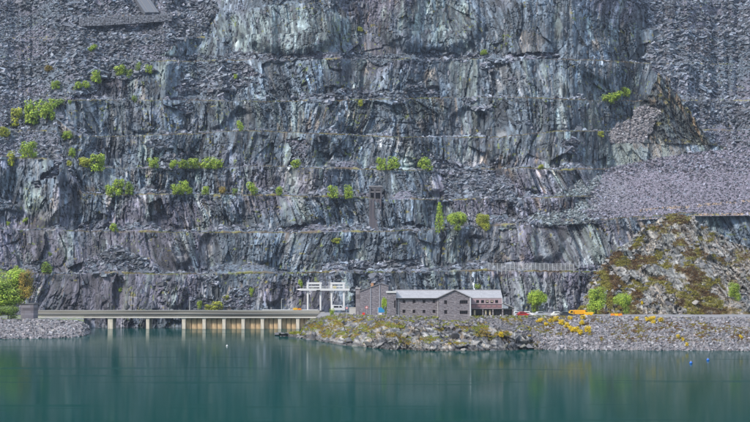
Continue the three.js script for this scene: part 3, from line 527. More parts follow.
{ // --- dam bridge ---
  const D = 642, k = F / D, p0 = 36, o = V(xAt(p0, 0, D), 0, -D), X = px => (px - p0) / k, Y = row => hAt(row, D);
  const b = thing('dam_bridge', 'long low concrete bridge on square piers carrying a road across the lake', 'bridge', o);
  const L = X(318), top = Y(310.6), mid = Y(313.6), bot = Y(316.6), low = Y(318);
  mesh('parapet', rbox(L, top - mid - 0.06, 0.35, L / 2, (top + mid) / 2 + 0.03, 0.1, 0.05), deckMat, b); mesh('parapet', rbox(L, top - mid - 0.06, 0.35, L / 2, (top + mid) / 2 + 0.03, -8.3, 0.05), deckMat, b);
  mesh('coping', rbox(L + 0.2, 0.22, 0.6, L / 2, top + 0.09, 0.1, 0.05), M(0.42, 0.42, 0.41, 0.8), b);
  mesh('road_deck', box(L, mid - bot - 0.25, 8.6, L / 2, (mid + bot) / 2 + 0.12, -4.1), deckMat, b);
  mesh('string_course', rbox(L, 0.26, 0.5, L / 2, mid - 0.1, 0.34, 0.05), M(0.3, 0.3, 0.3, 0.9), b);
  mesh('edge_beam', box(L, bot - low, 0.7, L / 2, (bot + low) / 2, 0.2), edgeMat, b); mesh('edge_beam', box(L, bot - low, 0.7, L / 2, (bot + low) / 2, -8.2), edgeMat, b);
  for (const [px, w] of [[78, 2.4], [110, 2.2], [147.3, 1.45], [183.3, 1.6], [203.6, 1.5], [223.4, 1.5], [242.5, 1.5], [261.7, 1.5], [279, 1.5], [297, 1.5]]) {
    const p = mesh('pier', rbox(w, low + 3, 7.6, X(px), (low - 3) / 2, -3.6, 0.1), pierMat, b);
    mesh('pier_cap', box(w + 0.5, 0.3, 8, X(px), low - 0.16, -3.7), edgeMat, p);
  }
  const bays = [183.3, 203.6, 223.4, 242.5, 261.7, 279, 297, 314];
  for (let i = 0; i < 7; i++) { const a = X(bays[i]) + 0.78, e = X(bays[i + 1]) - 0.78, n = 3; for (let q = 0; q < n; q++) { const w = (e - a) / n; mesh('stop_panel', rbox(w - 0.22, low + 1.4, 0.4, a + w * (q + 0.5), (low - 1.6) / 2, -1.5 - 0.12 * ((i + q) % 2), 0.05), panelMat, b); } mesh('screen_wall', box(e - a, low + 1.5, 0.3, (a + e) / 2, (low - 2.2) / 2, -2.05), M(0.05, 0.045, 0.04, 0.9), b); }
  mesh('abutment', box(X(320) - X(309), low + 1, 9, (X(320) + X(309)) / 2, (low - 1) / 2 , -4), deckMat, b);
}
{ // service platform behind the dam
  const g = box(60, 8.2, 23, 0, 0, 0), m = mesh('service_platform', g, deckMat); m.position.set(at(257, 313, 660).x, 6.9 - 4.1, -662.6);
  tag(m, 'concrete service platform between the dam bridge and lowest rock face', 'platform', undefined, 'structure');
  for (const [p1, p2, row] of [[193, 262, 310.2], [262, 318, 309.6]]) { const a = at(p1, row, 655), e = at(p2, row, 655), w = thing('platform_kerb', p1 < 200 ? 'pale low concrete kerb behind the dam bridge parapet, beside lamp post' : 'pale low concrete kerb behind the dam bridge below white gantry', 'kerb', V(a.x, 6.9, -655)); mesh('kerb', rbox(e.x - a.x, a.y - 6.9, 0.6, (e.x - a.x) / 2, (a.y - 6.9) / 2, 0), white, w); }
}
{ // --- white gantry crane ---
  const D = 656, k = F / D, p0 = 299, o = V(xAt(p0, 7, D), 6.9, -D), X = px => (px - p0) / k, Y = row => hAt(row, D) - 6.9;
  const b = thing('gantry_crane', 'white steel gantry crane of two portal frames joined by a runway', 'crane', o);
  for (const [a, e] of [[307.8, 320.6], [331.6, 344]]) {
    const f = mesh('portal_frame', mergeGeometries([rbox(X(e) - X(a) + 1.1, 0.85, 1.1, (X(a) + X(e)) / 2, Y(283.4), 0), rbox(X(e) - X(a) + 1.1, 0.5, 1.0, (X(a) + X(e)) / 2, Y(286.4), -0.03)]), white, b);
    for (const px of [a, e]) { mesh('leg', new THREE.CylinderGeometry(0.72, 0.5, Y(283.4), 4, 1).rotateY(Math.PI / 4).translate(X(px), Y(283.4) / 2, 0), white, f); mesh('foot', rbox(1.3, 0.7, 1.6, X(px), 0.35, 0), M(0.06, 0.06, 0.065, 0.6), f); }
  }
  mesh('runway_beam', rbox(X(349.6) - X(300.5), 0.95, 1.0, (X(349.6) + X(300.5)) / 2, Y(289.6), 0.75), white, b);
  mesh('beam_nose', new THREE.CylinderGeometry(0.16, 0.6, 1.6, 4).rotateY(Math.PI / 4).rotateZ(Math.PI / 2).translate(X(300.5) - 0.7, Y(289.5), 0.75), white, b);
  const rl = []; for (let i = 0; i <= 14; i++) { const x = lerp(X(303), X(349.4), i / 14); rl.push(bar(V(x, Y(288.6), 1.15), V(x, Y(286.2), 1.15), 0.05, 5)); } for (const r of [286.2, 287.3]) rl.push(bar(V(X(303), Y(r), 1.15), V(X(349.4), Y(r), 1.15), 0.05, 5));
  mesh('walkway_railing', mergeGeometries(rl), white, b);
  const h = mesh('hoist', rbox(1.6, 1.1, 1.5, X(334.6), Y(287.2), -0.1), M(0.5, 0.44, 0.2, 0.6), b); mesh('trolley', rbox(1.5, 0.7, 1.2, X(318.3), Y(290.8), 1.2), darkMetal, b);
}
// --- lamp posts and poles ---
for (const [px, r0, r1, D, lb] of [[258.2, 309, 288, 661, 'tall thin grey lamp post standing on the dam road'], [281.5, 309, 299, 661, 'short grey lamp post on dam road before the yellow dumper'], [189.5, 310, 300, 660, 'short grey lamp post where the stop panels of the dam begin']]) {
  const o = at(px, r0, D); o.y = 6.9; const h = hAt(r1, D) - 6.9, t = thing('lamp_post', lb, 'lamp post', o);
  mesh('pole', new THREE.CylinderGeometry(0.11, 0.18, h, 8).translate(0, h / 2, 0), galv, t); mesh('lamp_head', rbox(0.9, 0.2, 0.35, 0.35, h, 0), galv, t);
}
{ // --- fence along the first ledge ---
  const pts = []; for (let i = 0; i <= 20; i++) { const px = lerp(489, 574, i / 20), e = lev(Math.round(px))[1]; pts.push(V(xAt(px, e[0], e[1] + 0.6), e[0], -(e[1] + 0.6))); }
  const t = thing('ledge_fence', 'pale steel security fence along the lowest quarry ledge above car park', 'fence', pts[0].clone()), o = pts[0];
  const hs = 3.7; pts.forEach(p => mesh('post', rbox(0.28, hs + 1.2, 0.28, p.x - o.x, p.y - o.y + hs / 2 - 0.6, p.z - o.z), galv, t));
  for (let i = 0; i < 20; i++) { const a = pts[i].clone().sub(o), c = pts[i + 1].clone().sub(o), w = []; for (let y = 0.4; y <= hs; y += 0.82) w.push(bar(V(a.x, a.y + y, a.z), V(c.x, c.y + y, c.z), 0.035, 4)); for (let q = 1; q < 6; q++) { const m = a.clone().lerp(c, q / 6); w.push(bar(V(m.x, m.y + 0.2, m.z), V(m.x, m.y + hs, m.z), 0.045, 4)); } mesh('mesh_panel', mergeGeometries(w), galv, t); }
}
{ // --- old winding house on the third ledge with its stone incline below ---
  const D = lev(375)[5][1] - 0.2, k = F / D, o = at(375.4, 199, D), b = thing('winding_house', 'ruined slate winding house with open front above a straight stone incline', 'ruin', o), dm = M(0.10, 0.1, 0.118, 0.9), wt = 12.6 / k;
  const Y = r => (199 - r) / k;
  for (const x of [-wt / 2 + 0.3, -0.3, wt / 2 - 0.3]) mesh('stone_pier', box(0.75, Y(187), 1.2, x, Y(187) / 2, 0), dm, b);
  mesh('lintel', rbox(wt + 0.6, 0.7, 1.8, 0, Y(186.4), 0), M(0.2, 0.2, 0.22, 0.9), b); mesh('rear_wall', box(wt, Y(187), 0.5, 0, Y(187) / 2, -2.6), dm, b); mesh('beam', box(wt, 0.5, 0.5, 0, Y(192), 0.2), M(0.22, 0.21, 0.22, 0.9), b);
  mesh('side_wall', box(0.6, Y(187), 2.6, -wt / 2 + 0.3, Y(187) / 2, -1.6), dm, b); mesh('side_wall', box(0.6, Y(187), 2.6, wt / 2 - 0.3, Y(187) / 2, -1.6), dm, b);
  const inc = [], hb = (231 - 199) / k; for (let i = 0; i < 30; i++) { const y0 = -hb * (i + 0.5) / 30; inc.push(box(wt * (0.98 - 0.04 * hash(i, 3, 1)), hb / 30 - 0.03, 2.6 + 0.25 * hash(i, 4, 2), 0, y0, 0.6 + i * 0.09)); }
  mesh('incline', mergeGeometries(inc), new THREE.MeshStandardMaterial({ map: stoneTex, color: lin(0.55, 0.56, 0.6), roughness: 0.9 }), b);
  for (const s of [-1, -0.34, 0.34, 1]) mesh('rail', bar(V(s * wt * 0.42, -0.1, 2.45), V(s * wt * 0.42, -hb, 4.5), 0.13, 5), M(0.16, 0.14, 0.15, 0.8), b);
}
{ // --- dry stone retaining wall high on the slope ---
  const dA = zget(82, 26) - 0.6, dB = zget(170, 21) - 0.6, pts = [[79, 17.6, 24.5], [102, 17, 23.6], [125, 16.4, 22.2], [148, 15.2, 20.6], [172, 13.6, 19]].map(([px, r0, r1]) => { const D = lerp(dA, dB, (px - 79) / 93); return [px, at(px, r0, D), at(px, r1 + 2, D)]; }), o = pts[0][2], D0 = -o.z;
  const b = thing('retaining_wall', 'long dry stone retaining wall high among the slate waste', 'wall', o);
  for (let i = 0; i < 4; i++) { const [A, B] = [pts[i], pts[i + 1]], q = [A[2], B[2], B[1], A[1]].map(v => v.clone().sub(o)); q[1].x -= 0.04; q[2].x -= 0.04; const bl = []; for (let r = 0; r < 6; r++) for (let c = 0; c < 13; c++) { const u = (c + 0.5 + 0.3 * (hash(c, r + 9 * i, 7) - 0.5)) / 13, v = (r + 0.5) / 6, lo = q[0].clone().lerp(q[1], u), hi = q[3].clone().lerp(q[2], u), p = lo.lerp(hi, v), w = q[0].distanceTo(q[1]) / 13, h = q[0].distanceTo(q[3]) / 6, g = box(w * (0.8 + 0.25 * hash(c, r, 8 + i)), h * (0.82 + 0.16 * hash(c, r, 9)), 3.2, p.x, p.y, p.z - 1.4 + 0.45 * hash(c, r, 10 + i)), t = 0.09 + 0.13 * hash(c, r, 11 + i); g.setAttribute('color', new THREE.Float32BufferAttribute(Array.from({ length: 72 }, (_, m) => t * [0.92, 1, 1.22][m % 3]), 3)); bl.push(g); } mesh('wall_section', mergeGeometries(bl), rockMat, b); }
  // inclined tramway above it
  const t0 = at(152, 13, zget(152, 13) - 1), t1 = at(139, -6, zget(139, -6) - 1), c = thing('tramway_incline', 'straight stone tramway incline climbing above the dry stone retaining wall', 'incline', t0), e = t1.clone().sub(t0), w = 3.8;
  mesh('ramp', roofSlab([V(-w, 0.4, 0), V(w, 0.4, 0), V(e.x + w, e.y + 0.4, e.z), V(e.x - w, e.y + 0.4, e.z)], 3), new THREE.MeshStandardMaterial({ color: lin(0.105, 0.118, 0.145), roughness: 0.9 }), c);
  for (const s of [-0.5, 0.5]) mesh('rail', bar(V(s * w, 0.6, 0), V(e.x + s * w, e.y + 0.6, e.z), 0.15, 5), M(0.2, 0.2, 0.22, 0.8), c);
}
// --- vehicles ---
function wheels(t, xs, r, z) { for (const x of xs) for (const s of [-1, 1]) { const w = add(new THREE.Group(), 'wheel', t); w.position.set(x, r, s * z); mesh('tyre', new THREE.TorusGeometry(r * 0.74, r * 0.27, 6, 14), tyreMat, w); mesh('rim', new THREE.CylinderGeometry(r * 0.6, r * 0.6, 0.16, 12).rotateX(Math.PI / 2), galv, w); } }
const prof = (pts, d, bev = 0.07) => { const s = new THREE.Shape(); pts.forEach(([x, y], i) => i ? s.lineTo(x, y) : s.moveTo(x, y)); s.closePath(); return new THREE.ExtrudeGeometry(s, { depth: d - 2 * bev, bevelEnabled: true, bevelThickness: bev, bevelSize: bev, bevelSegments: 2 }).translate(0, 0, -d / 2 + bev); };
const paint = (r, g, b) => new THREE.MeshPhysicalMaterial({ color: lin(r, g, b), roughness: 0.4, clearcoat: 0.7, clearcoatRoughness: 0.1 });
function car(label, pos, turn, mat, group) {
  const t = thing('parked_car', label, 'car', pos, group, turn);
  mesh('body', prof([[-2.05, 0.3], [2.05, 0.3], [2.1, 0.62], [1.9, 0.86], [0.95, 0.95], [-1.75, 0.98], [-2.08, 0.8]], 1.72), mat, t);
  const c = mesh('cabin', prof([[-1.72, 0.95], [1.0, 0.93], [0.35, 1.42], [-1.2, 1.45]], 1.5, 0.1), mat, t);
  mesh('side_window', prof([[-1.5, 1.0], [0.78, 1.0], [0.28, 1.34], [-1.12, 1.36]], 1.54, 0.02), glass, c);
  mesh('windscreen', rbox(0.06, 0.62, 1.25, 0.75, 1.18, 0, 0.02).translate(-0.75, -1.18, 0).rotateZ(0.93).translate(0.76, 1.2, 0), glass, c);
  for (const s of [-1, 1]) { mesh('headlight', rbox(0.1, 0.14, 0.3, 2.08, 0.7, s * 0.6, 0.03), white, t); mesh('tail_light', rbox(0.08, 0.2, 0.2, -2.1, 0.78, s * 0.66, 0.03), redMat, t); }
  wheels(t, [-1.28, 1.3], 0.31, 0.78); return t;
}
const ground = (px, D) => { const H = 8.05 + 0.2; return V(xAt(px, H, D), 0, -D); };
const floorH = D => { const D0 = 452, H0 = hAt(316.6, 452); return D < 520 ? lerp(H0, 8.1, (D - D0) / 68) - 0.15 : lerp(8.1, 6.6, (D - 520) / 156) - 0.15; };
const G = (px, D) => { const H = floorH(D); return V(xAt(px, H, D), H, -D); };
const wp = paint(0.72, 0.73, 0.75), rp = paint(0.42, 0.02, 0.025), dp = paint(0.03, 0.035, 0.05);
car('white hatchback parked close by the end of the slate building', G(517.5, 468), 0.35, wp);
car('small red car parked in front of two white cars', G(523.5, 459), 0.15, rp);
car('white car parked behind the small red car', G(528.5, 470), -0.2, wp);
car('silver car parked beneath the round car park tree', G(541, 468), 0.3, paint(0.4, 0.42, 0.46));
car('white car with dark windows parked beside the yellow lorry', G(558, 466), 0.15, wp);
car('dark blue car nosed up to the yellow lorry', G(566, 463), 0.1, dp);
{ const t = thing('yellow_lorry', 'yellow works lorry with covered load parked in the car park', 'lorry', G(577, 466), undefined, 0.08); t.scale.setScalar(0.86);
  mesh('chassis', rbox(5.6, 0.3, 1.9, 0, 0.62, 0), darkMetal, t); const c = mesh('cab', prof([[-2.9, 0.6], [-1.5, 0.6], [-1.5, 2.25], [-2.5, 2.25], [-2.85, 1.5]], 2), yellowMat, t); mesh('side_window', prof([[-2.6, 1.4], [-1.75, 1.4], [-1.75, 2.0], [-2.4, 2.0]], 2.04, 0.02), glass, c); mesh('windscreen', rbox(0.06, 0.7, 1.6, -2.72, 1.86, 0, 0.02), glass, c);
  mesh('load_body', rbox(3.9, 1.5, 2.1, 0.95, 1.6, 0), M(0.76, 0.36, 0.012, 0.5), t); mesh('tailboard', rbox(0.14, 0.9, 2, 2.98, 1.2, 0), yellowMat, t); wheels(t, [-2.1, 1.2, 2.2], 0.42, 0.85); }
{ const t = thing('yellow_trailer', 'small yellow trailer standing at the tail of the works lorry', 'trailer', G(588.5, 465)); mesh('tub', prof([[-1.2, 0.5], [1.2, 0.5], [1.5, 1.3], [-1.5, 1.3]], 1.6), yellowMat, t); mesh('drawbar', bar(V(-1.2, 0.55, 0), V(-2.3, 0.45, 0), 0.07), darkMetal, t); wheels(t, [0.1], 0.34, 0.8); }
{ const t = thing('orange_barrier', 'low orange plastic barriers in line beside the pale track', 'barrier', G(616.5, 470)); for (let i = 0; i < 3; i++) mesh('barrier_unit', prof([[-0.55 + (i - 1) * 1.2, 0], [0.55 + (i - 1) * 1.2, 0], [0.5 + (i - 1) * 1.2, 0.85], [-0.5 + (i - 1) * 1.2, 0.85]], 0.5, 0.05), i === 1 ? yellowMat : orangeMat, t); }
{ // van on the dam approach
  const D = 560, p = at(338.2, 311.2, D); const t = thing('white_van', 'white van parked on the track between gantry and slate store', 'van', p, undefined, 0.25);
  const b = mesh('body', prof([[-2.3, 0.4], [2.3, 0.4], [2.35, 1.05], [1.75, 1.3], [1.2, 2.15], [-2.25, 2.25]], 1.95, 0.09), white, t); mesh('windscreen', prof([[1.2, 1.32], [1.68, 1.32], [1.18, 2.05], [1.12, 2.05]], 1.7, 0.02), glass, b); mesh('side_window', prof([[0.2, 1.35], [1.3, 1.35], [0.95, 1.95], [0.2, 1.95]], 1.99, 0.02), glass, b); mesh('rear_window', prof([[-1.9, 1.35], [-0.1, 1.35], [-0.1, 1.95], [-1.9, 1.95]], 1.99, 0.02), glass, b); for (const s of [-1, 1]) mesh('headlight', rbox(0.1, 0.2, 0.35, 2.36, 0.9, s * 0.65, 0.03), galv, t); wheels(t, [-1.45, 1.5], 0.36, 0.85); }
{ // yellow dumper on the dam
  const o = at(297.4, 309, 653); o.y = 6.9; const t = thing('site_dumper', 'small yellow site dumper standing on the dam road', 'dumper', o);
  mesh('skip', prof([[-1.6, 0.9], [-0.2, 0.9], [0.1, 1.7], [-2.0, 1.7]], 1.6), yellowMat, t); mesh('engine_cover', rbox(1.5, 0.9, 1.4, 0.95, 1.2, 0), orangeMat, t); mesh('roll_bar', mergeGeometries([bar(V(0.3, 1.4, 0.6), V(0.3, 2.6, 0.6), 0.06), bar(V(0.3, 1.4, -0.6), V(0.3, 2.6, -0.6), 0.06), bar(V(0.3, 2.6, 0.6), V(0.3, 2.6, -0.6), 0.06)]), darkMetal, t); mesh('seat', rbox(0.5, 0.6, 0.6, 0.5, 1.75, 0), darkMetal, t); wheels(t, [-1, 1], 0.5, 0.75); }
// --- signs and boards by the store ---
function roundSign(px, row, D, foot, r, label, mat) { const p = at(px, row, D), h0 = hAt(foot, D), t = thing('road_sign', label, 'sign', V(p.x, h0, p.z)); const h = p.y - h0; mesh('post', new THREE.CylinderGeometry(0.05, 0.05, h, 6).translate(0, h / 2, 0), galv, t); mesh('plate', new THREE.CylinderGeometry(r, r, 0.05, 20).rotateX(Math.PI / 2).translate(0, h, 0.07), mat, t); mesh('face', new THREE.CylinderGeometry(r * 0.62, r * 0.62, 0.02, 16).rotateX(Math.PI / 2).translate(0, h, 0.11), white, t); }
roundSign(366.6, 307.4, 496, 315, 0.45, 'round red and white road sign on a post before the slate store', redMat);
roundSign(346.8, 308, 540, 314, 0.4, 'round red and white road sign on a post beside the white van', redMat);
for (const [px, row, w, h, lb] of [[356.6, 311.8, 1.8, 2.2, 'small red board fixed on the pale wall near the van'], [363.6, 313.9, 2.6, 2.6, 'red board standing on the ground before the slate store']]) { const D = 498 + (px < 360 ? 8 : 0), k = F / D, p = at(px, 316, D), t = thing('red_board', lb, 'sign', p); mesh('board', rbox(w / k, h / k, 0.06, 0, (316 - row) / k, 0, 0.02), redMat, t); for (const s of [-1, 1]) mesh('post', box(0.07, (316 - row) / k, 0.05, s * w / k * 0.4, (316 - row) / k / 2, -0.06), galv, t); }
{ const D = 512, k = F / D, p = at(354.8, 315.4, D), t = thing('boundary_wall', 'short pale rendered wall beside the slate store', 'wall', p); mesh('wall', rbox(11 / k, 7.6 / k, 0.4, 0, 3.8 / k, 0, 0.05), M(0.5, 0.5, 0.5, 0.8), t); mesh('coping', rbox(11.3 / k, 0.16, 0.55, 0, 7.7 / k + 0.05, 0, 0.03), edgeMat, t); }
{ const D = 490, k = F / D, p = at(381.4, 315.6, D), t = thing('notice_board', 'blue notice board with white panel below, before the slate store', 'sign', p); mesh('board', rbox(6.4 / k, 5 / k, 0.12, 0, 5.6 / k, 0, 0.03), blueMat, t); mesh('panel', rbox(3 / k, 1.8 / k, 0.1, -1 / k, 1.7 / k, 0, 0.02), white, t); for (const s of [-1, 1]) mesh('post', box(0.12, 8.2 / k, 0.12, s * 3.4 / k, 4.1 / k, -0.03), white, t); }
{ // bridge-end blockhouse and wall by the leafy tree
  const D = 606, k = F / D, p = at(27, 319, D), t = thing('bridge_abutment', 'dark stone abutment block beside the leafy tree at bridge end', 'abutment', p); mesh('block', rbox(13 / k, 17 / k, 8, 0, 6.5 / k, -4, 0.2), new THREE.MeshStandardMaterial({ map: stoneTex, color: lin(0.8, 0.8, 0.85), roughness: 0.9 }), t); mesh('cap', rbox(14 / k, 0.35, 8.4, 0, 15.2 / k, -4, 0.08), M(0.13, 0.13, 0.14, 0.9), t); mesh('white_drum', new THREE.CylinderGeometry(0.8, 0.8, 1.3, 14).translate(-3.4 / k, 16.2 / k + 0.3, -1.5), white, t); }
// --- buoys and a gull ---
for (const [px, row] of [[691, 363.2], [708, 360.2]]) { const D = CH * F / (row - 290), t = thing('buoy', 'small blue buoy floating off the rubble shore', 'buoy', V(xAt(px, 0, D), 0, -D), 'blue buoys off the rubble shore'); mesh('float', new THREE.SphereGeometry(0.34, 14, 10).translate(0, 0.14, 0), M(0.02, 0.14, 0.6, 0.4), t); mesh('ring', new THREE.TorusGeometry(0.1, 0.03, 6, 12).translate(0, 0.55, 0), galv, t); }
{ const D = CH * F / (346 - 290), t = thing('white_buoy', 'small white buoy floating on open water before the dam', 'buoy', V(xAt(227, 0, D), 0, -D)); mesh('float', new THREE.SphereGeometry(0.3, 14, 10).translate(0, 0.1, 0), white, t); mesh('ring', new THREE.TorusGeometry(0.1, 0.03, 6, 12).translate(0, 0.46, 0), galv, t); }

// ---------- boulders that can be told apart: parts of the banks and the mound ----------
function boulderGeo(seed) {
  const r = rng(seed), g = new THREE.IcosahedronGeometry(1, 1), p = g.attributes.position, cuts = [];
  for (let i = 0; i < 11; i++) cuts.push([V(r() - 0.5, r() - 0.5, r() - 0.5).normalize(), 0.36 + 0.36 * r()]);
  for (let i = 0; i < p.count; i++) { const v = V().fromBufferAttribute(p, i); for (const [n, d] of cuts) { const q = v.dot(n); if (q > d) v.addScaledVector(n, d - q); } p.setXYZ(i, v.x, v.y, v.z); }
  g.deleteAttribute('uv'); g.deleteAttribute('normal'); return g;
}
const bGeos = [31, 32, 33, 34, 35, 36].map(boulderGeo);
const bMats = [[0.2, 0.197, 0.2], [0.14, 0.142, 0.155], [0.27, 0.26, 0.25], [0.085, 0.088, 0.1], [0.17, 0.175, 0.16], [0.12, 0.122, 0.14]].map(c => new THREE.MeshStandardMaterial({ color: lin(...c), roughness: 0.8, flatShading: true }));
const rb = rng(501);
function boulders(parentName, spots, n, s0, s1, ok, tone = 0) {
  const parent = scene.getObjectByName(parentName), done = [];
  for (let tries = 0; done.length < n && tries < 40000; tries++) {
    const s = spots[Math.floor(rb() * spots.length)]; if (!s || !ok(s)) continue;
    const r = lerp(s0, s1, Math.pow(rb(), 2)); if (done.some(q => Math.hypot(q[0] - s[0], q[1] - s[1], q[2] - s[2]) < 0.8 * (r + q[3]))) continue;
    done.push([s[0], s[1], s[2], r]);
    const b = mesh('boulder', bGeos[Math.floor(rb() * 6)], bMats[Math.floor(rb() * 6)], parent);
    b.position.set(s[0], s[1] + 0.12 * r, -s[2]); b.scale.set(r * (1 + 0.5 * rb()), r * (0.55 + 0.4 * rb()), r); b.rotation.set((rb() - 0.5) * 0.9, rb() * 6.3, (rb() - 0.5) * 0.9);
  }
}
boulders('rocky_mound', moundSpots, 90, 0.6, 1.9, s => s[3] < 760 && s[5] < 0.6 && s[3] > 585);
boulders('shore_bank', mossHeapSpots, 150, 0.5, 1.7, s => s[3] < 548 && s[3] > 296 && outcrop(s[3], s[4] - 1.5) && s[4] > bankTop(s[3]) + 3);
boulders('rubble_point', leftSpots, 60, 0.5, 1.5, s => s[3] > -10 && s[1] > 0);
{ // rocks breaking the water off the tip
  const spots = [[282, 335.4, 2.4], [287, 336, 2.9], [291.5, 335.6, 2.3], [295, 336.8, 2], [277.5, 334.8, 1.6], [300, 337.4, 2]];
  spots.forEach(([px, row, r], i) => { const D = CH * F / (row - 290), b = mesh('rock', bGeos[i], bMats[[3, 1, 5, 3, 1, 0][i]]); b.position.set(xAt(px, 0, D), 0.1, -D); b.scale.set(r * 1.3, r * 0.6, r); b.rotation.y = i; tag(b, ['flat dark rock awash off the tip before the dam', 'largest grey rock awash off the tip before the dam', 'grey blue rock awash between tip and dam', 'small dark rock awash close to the bank tip', 'smallest rock awash, outermost off the bank tip', 'pale rock touching the bank tip at the waterline'][i], 'rock', 'rocks awash off the bank tip'); });
}

// ---------- low growth: tufts of grass, moss and heather ----------
function tuftGeo(seed, n, leaf, up) {
  const r = rng(seed), p = [];
  for (let i = 0; i < n; i++) {
    const a = r() * 6.3, q = Math.sqrt(r()) * 0.5, c = V(Math.cos(a) * q, (0.1 + 0.8 * r()) * (1 - 1.4 * q * q), Math.sin(a) * q), d = V(r() - 0.5, (r() - 0.3) * up, r() - 0.5).normalize().multiplyScalar(leaf), e = V(r() - 0.5, r() - 0.5, r() - 0.5).normalize().multiplyScalar(leaf * 0.6);
    p.push(c.x - e.x, c.y - e.y, c.z - e.z, c.x + e.x, c.y + e.y, c.z + e.z, c.x + d.x, c.y + d.y, c.z + d.z);
  }
  const g = new THREE.BufferGeometry(); g.setAttribute('position', new THREE.Float32BufferAttribute(p, 3)); return g;
}
const leafMat = new THREE.MeshPhysicalMaterial({ color: 0xffffff, roughness: 1, flatShading: true, side: THREE.DoubleSide });
const rv = rng(601), vary = (c, v) => { const t = 1 - v / 2 + v * rv(); return [c[0] * t, c[1] * t, c[2] * t]; };
{
  const h = new Heap(tuftGeo(3, 26, 0.3, 1.5), leafMat);
  for (const [x, H, D, px, k] of ledgeTufts) {
    if (px < -30 || px > 790 || (k > 2 && k < 6 && px > 46 && px < 86) || (k > 7 && px > 205 && px < 660)) continue;
    const g = fbm(x / 15, k * 3.3, 166), d = smooth(0.38, 0.56, g) * (k === 1 ? 1 : 0.62); if (rv() > d) continue;
    const q = n2(x / 5, k * 2, 620), z = 0.5 + 0.75 * rv() * d; h.put(x, H - 0.1, -D - 0.2 - rv() * 0.7, z * 1.3, z * 0.7, z, 0, rv() * 6.3, 0, vary(q > 0.68 ? [0.16, 0.2, 0.03] : q > 0.42 ? [0.2, 0.165, 0.035] : [0.15, 0.1, 0.055], 0.8));
  }
  h.build('ledge_grass', 'thin fringe of brown and yellow grass along the quarry ledges', 'grass');
}
{
  const h = new Heap(tuftGeo(4, 26, 0.3, 1), leafMat);
  for (const [x, H, D, px, row, rug] of moundSpots) { if (rug < 0.35 || rv() > 0.3 || px > 770 || (px > 726 && row > 244 && rv() < 0.8)) continue; const q = n2(x / 3, H / 3, 640), z = 0.5 + 0.7 * rv(); h.put(x, H - 0.1, -D, z * 1.3, z * 0.7, z * 1.2, 0, rv() * 6.3, 0, vary(q > 0.5 ? [0.22, 0.2, 0.035] : q > 0.36 ? [0.17, 0.12, 0.03] : [0.12, 0.07, 0.03], 0.9)); }
  h.build('heather', 'brown and olive heather growing over the rocky mound', 'heather');
}
{
  const h = new Heap(tuftGeo(5, 26, 0.3, 1), leafMat);
  const rugY = poly([[535, 316], [560, 318], [590, 330], [620, 333], [700, 333], [850, 334]]);
  for (const [x, H, D, px, row, cv] of mossHeapSpots) {
    if (row < bankTop(px) - 0.5 || H < 0.9) continue;
    let p = 0, set = 0;
    if (px < 545) { p = 0.55 * smooth(0.44, 0.54, cv) * smooth(347, 341, row); set = fbm(px / 7, row / 3, 650) > 0.5 ? 0 : 1; if (row < bankTop(px) + 2.2) { p = Math.max(p, 0.7); set = 0; } }
    else { p = 0.75 * smooth(0.43, 0.53, cv) * smooth(13, 6, Math.abs(row - (px < 600 ? 325 : 332))) + 0.4 * smooth(0.5, 0.6, cv) * smooth(340, 330, row) * smooth(640, 680, px); set = n2(px / 4, row / 2, 651) > 0.55 ? 2 : 3; }
    if (rv() > p) continue;
    const z = 0.3 + 0.55 * rv(); h.put(x, H, -D, z * 1.3, z * 0.65, z, 0, rv() * 6.3, 0, vary([[0.24, 0.26, 0.035], [0.27, 0.2, 0.03], [0.22, 0.18, 0.025], [0.14, 0.08, 0.025]][set], 0.8));
  }
  h.build('bank_growth', 'yellow green moss and brown scrub patching the lake bank', 'moss');
}

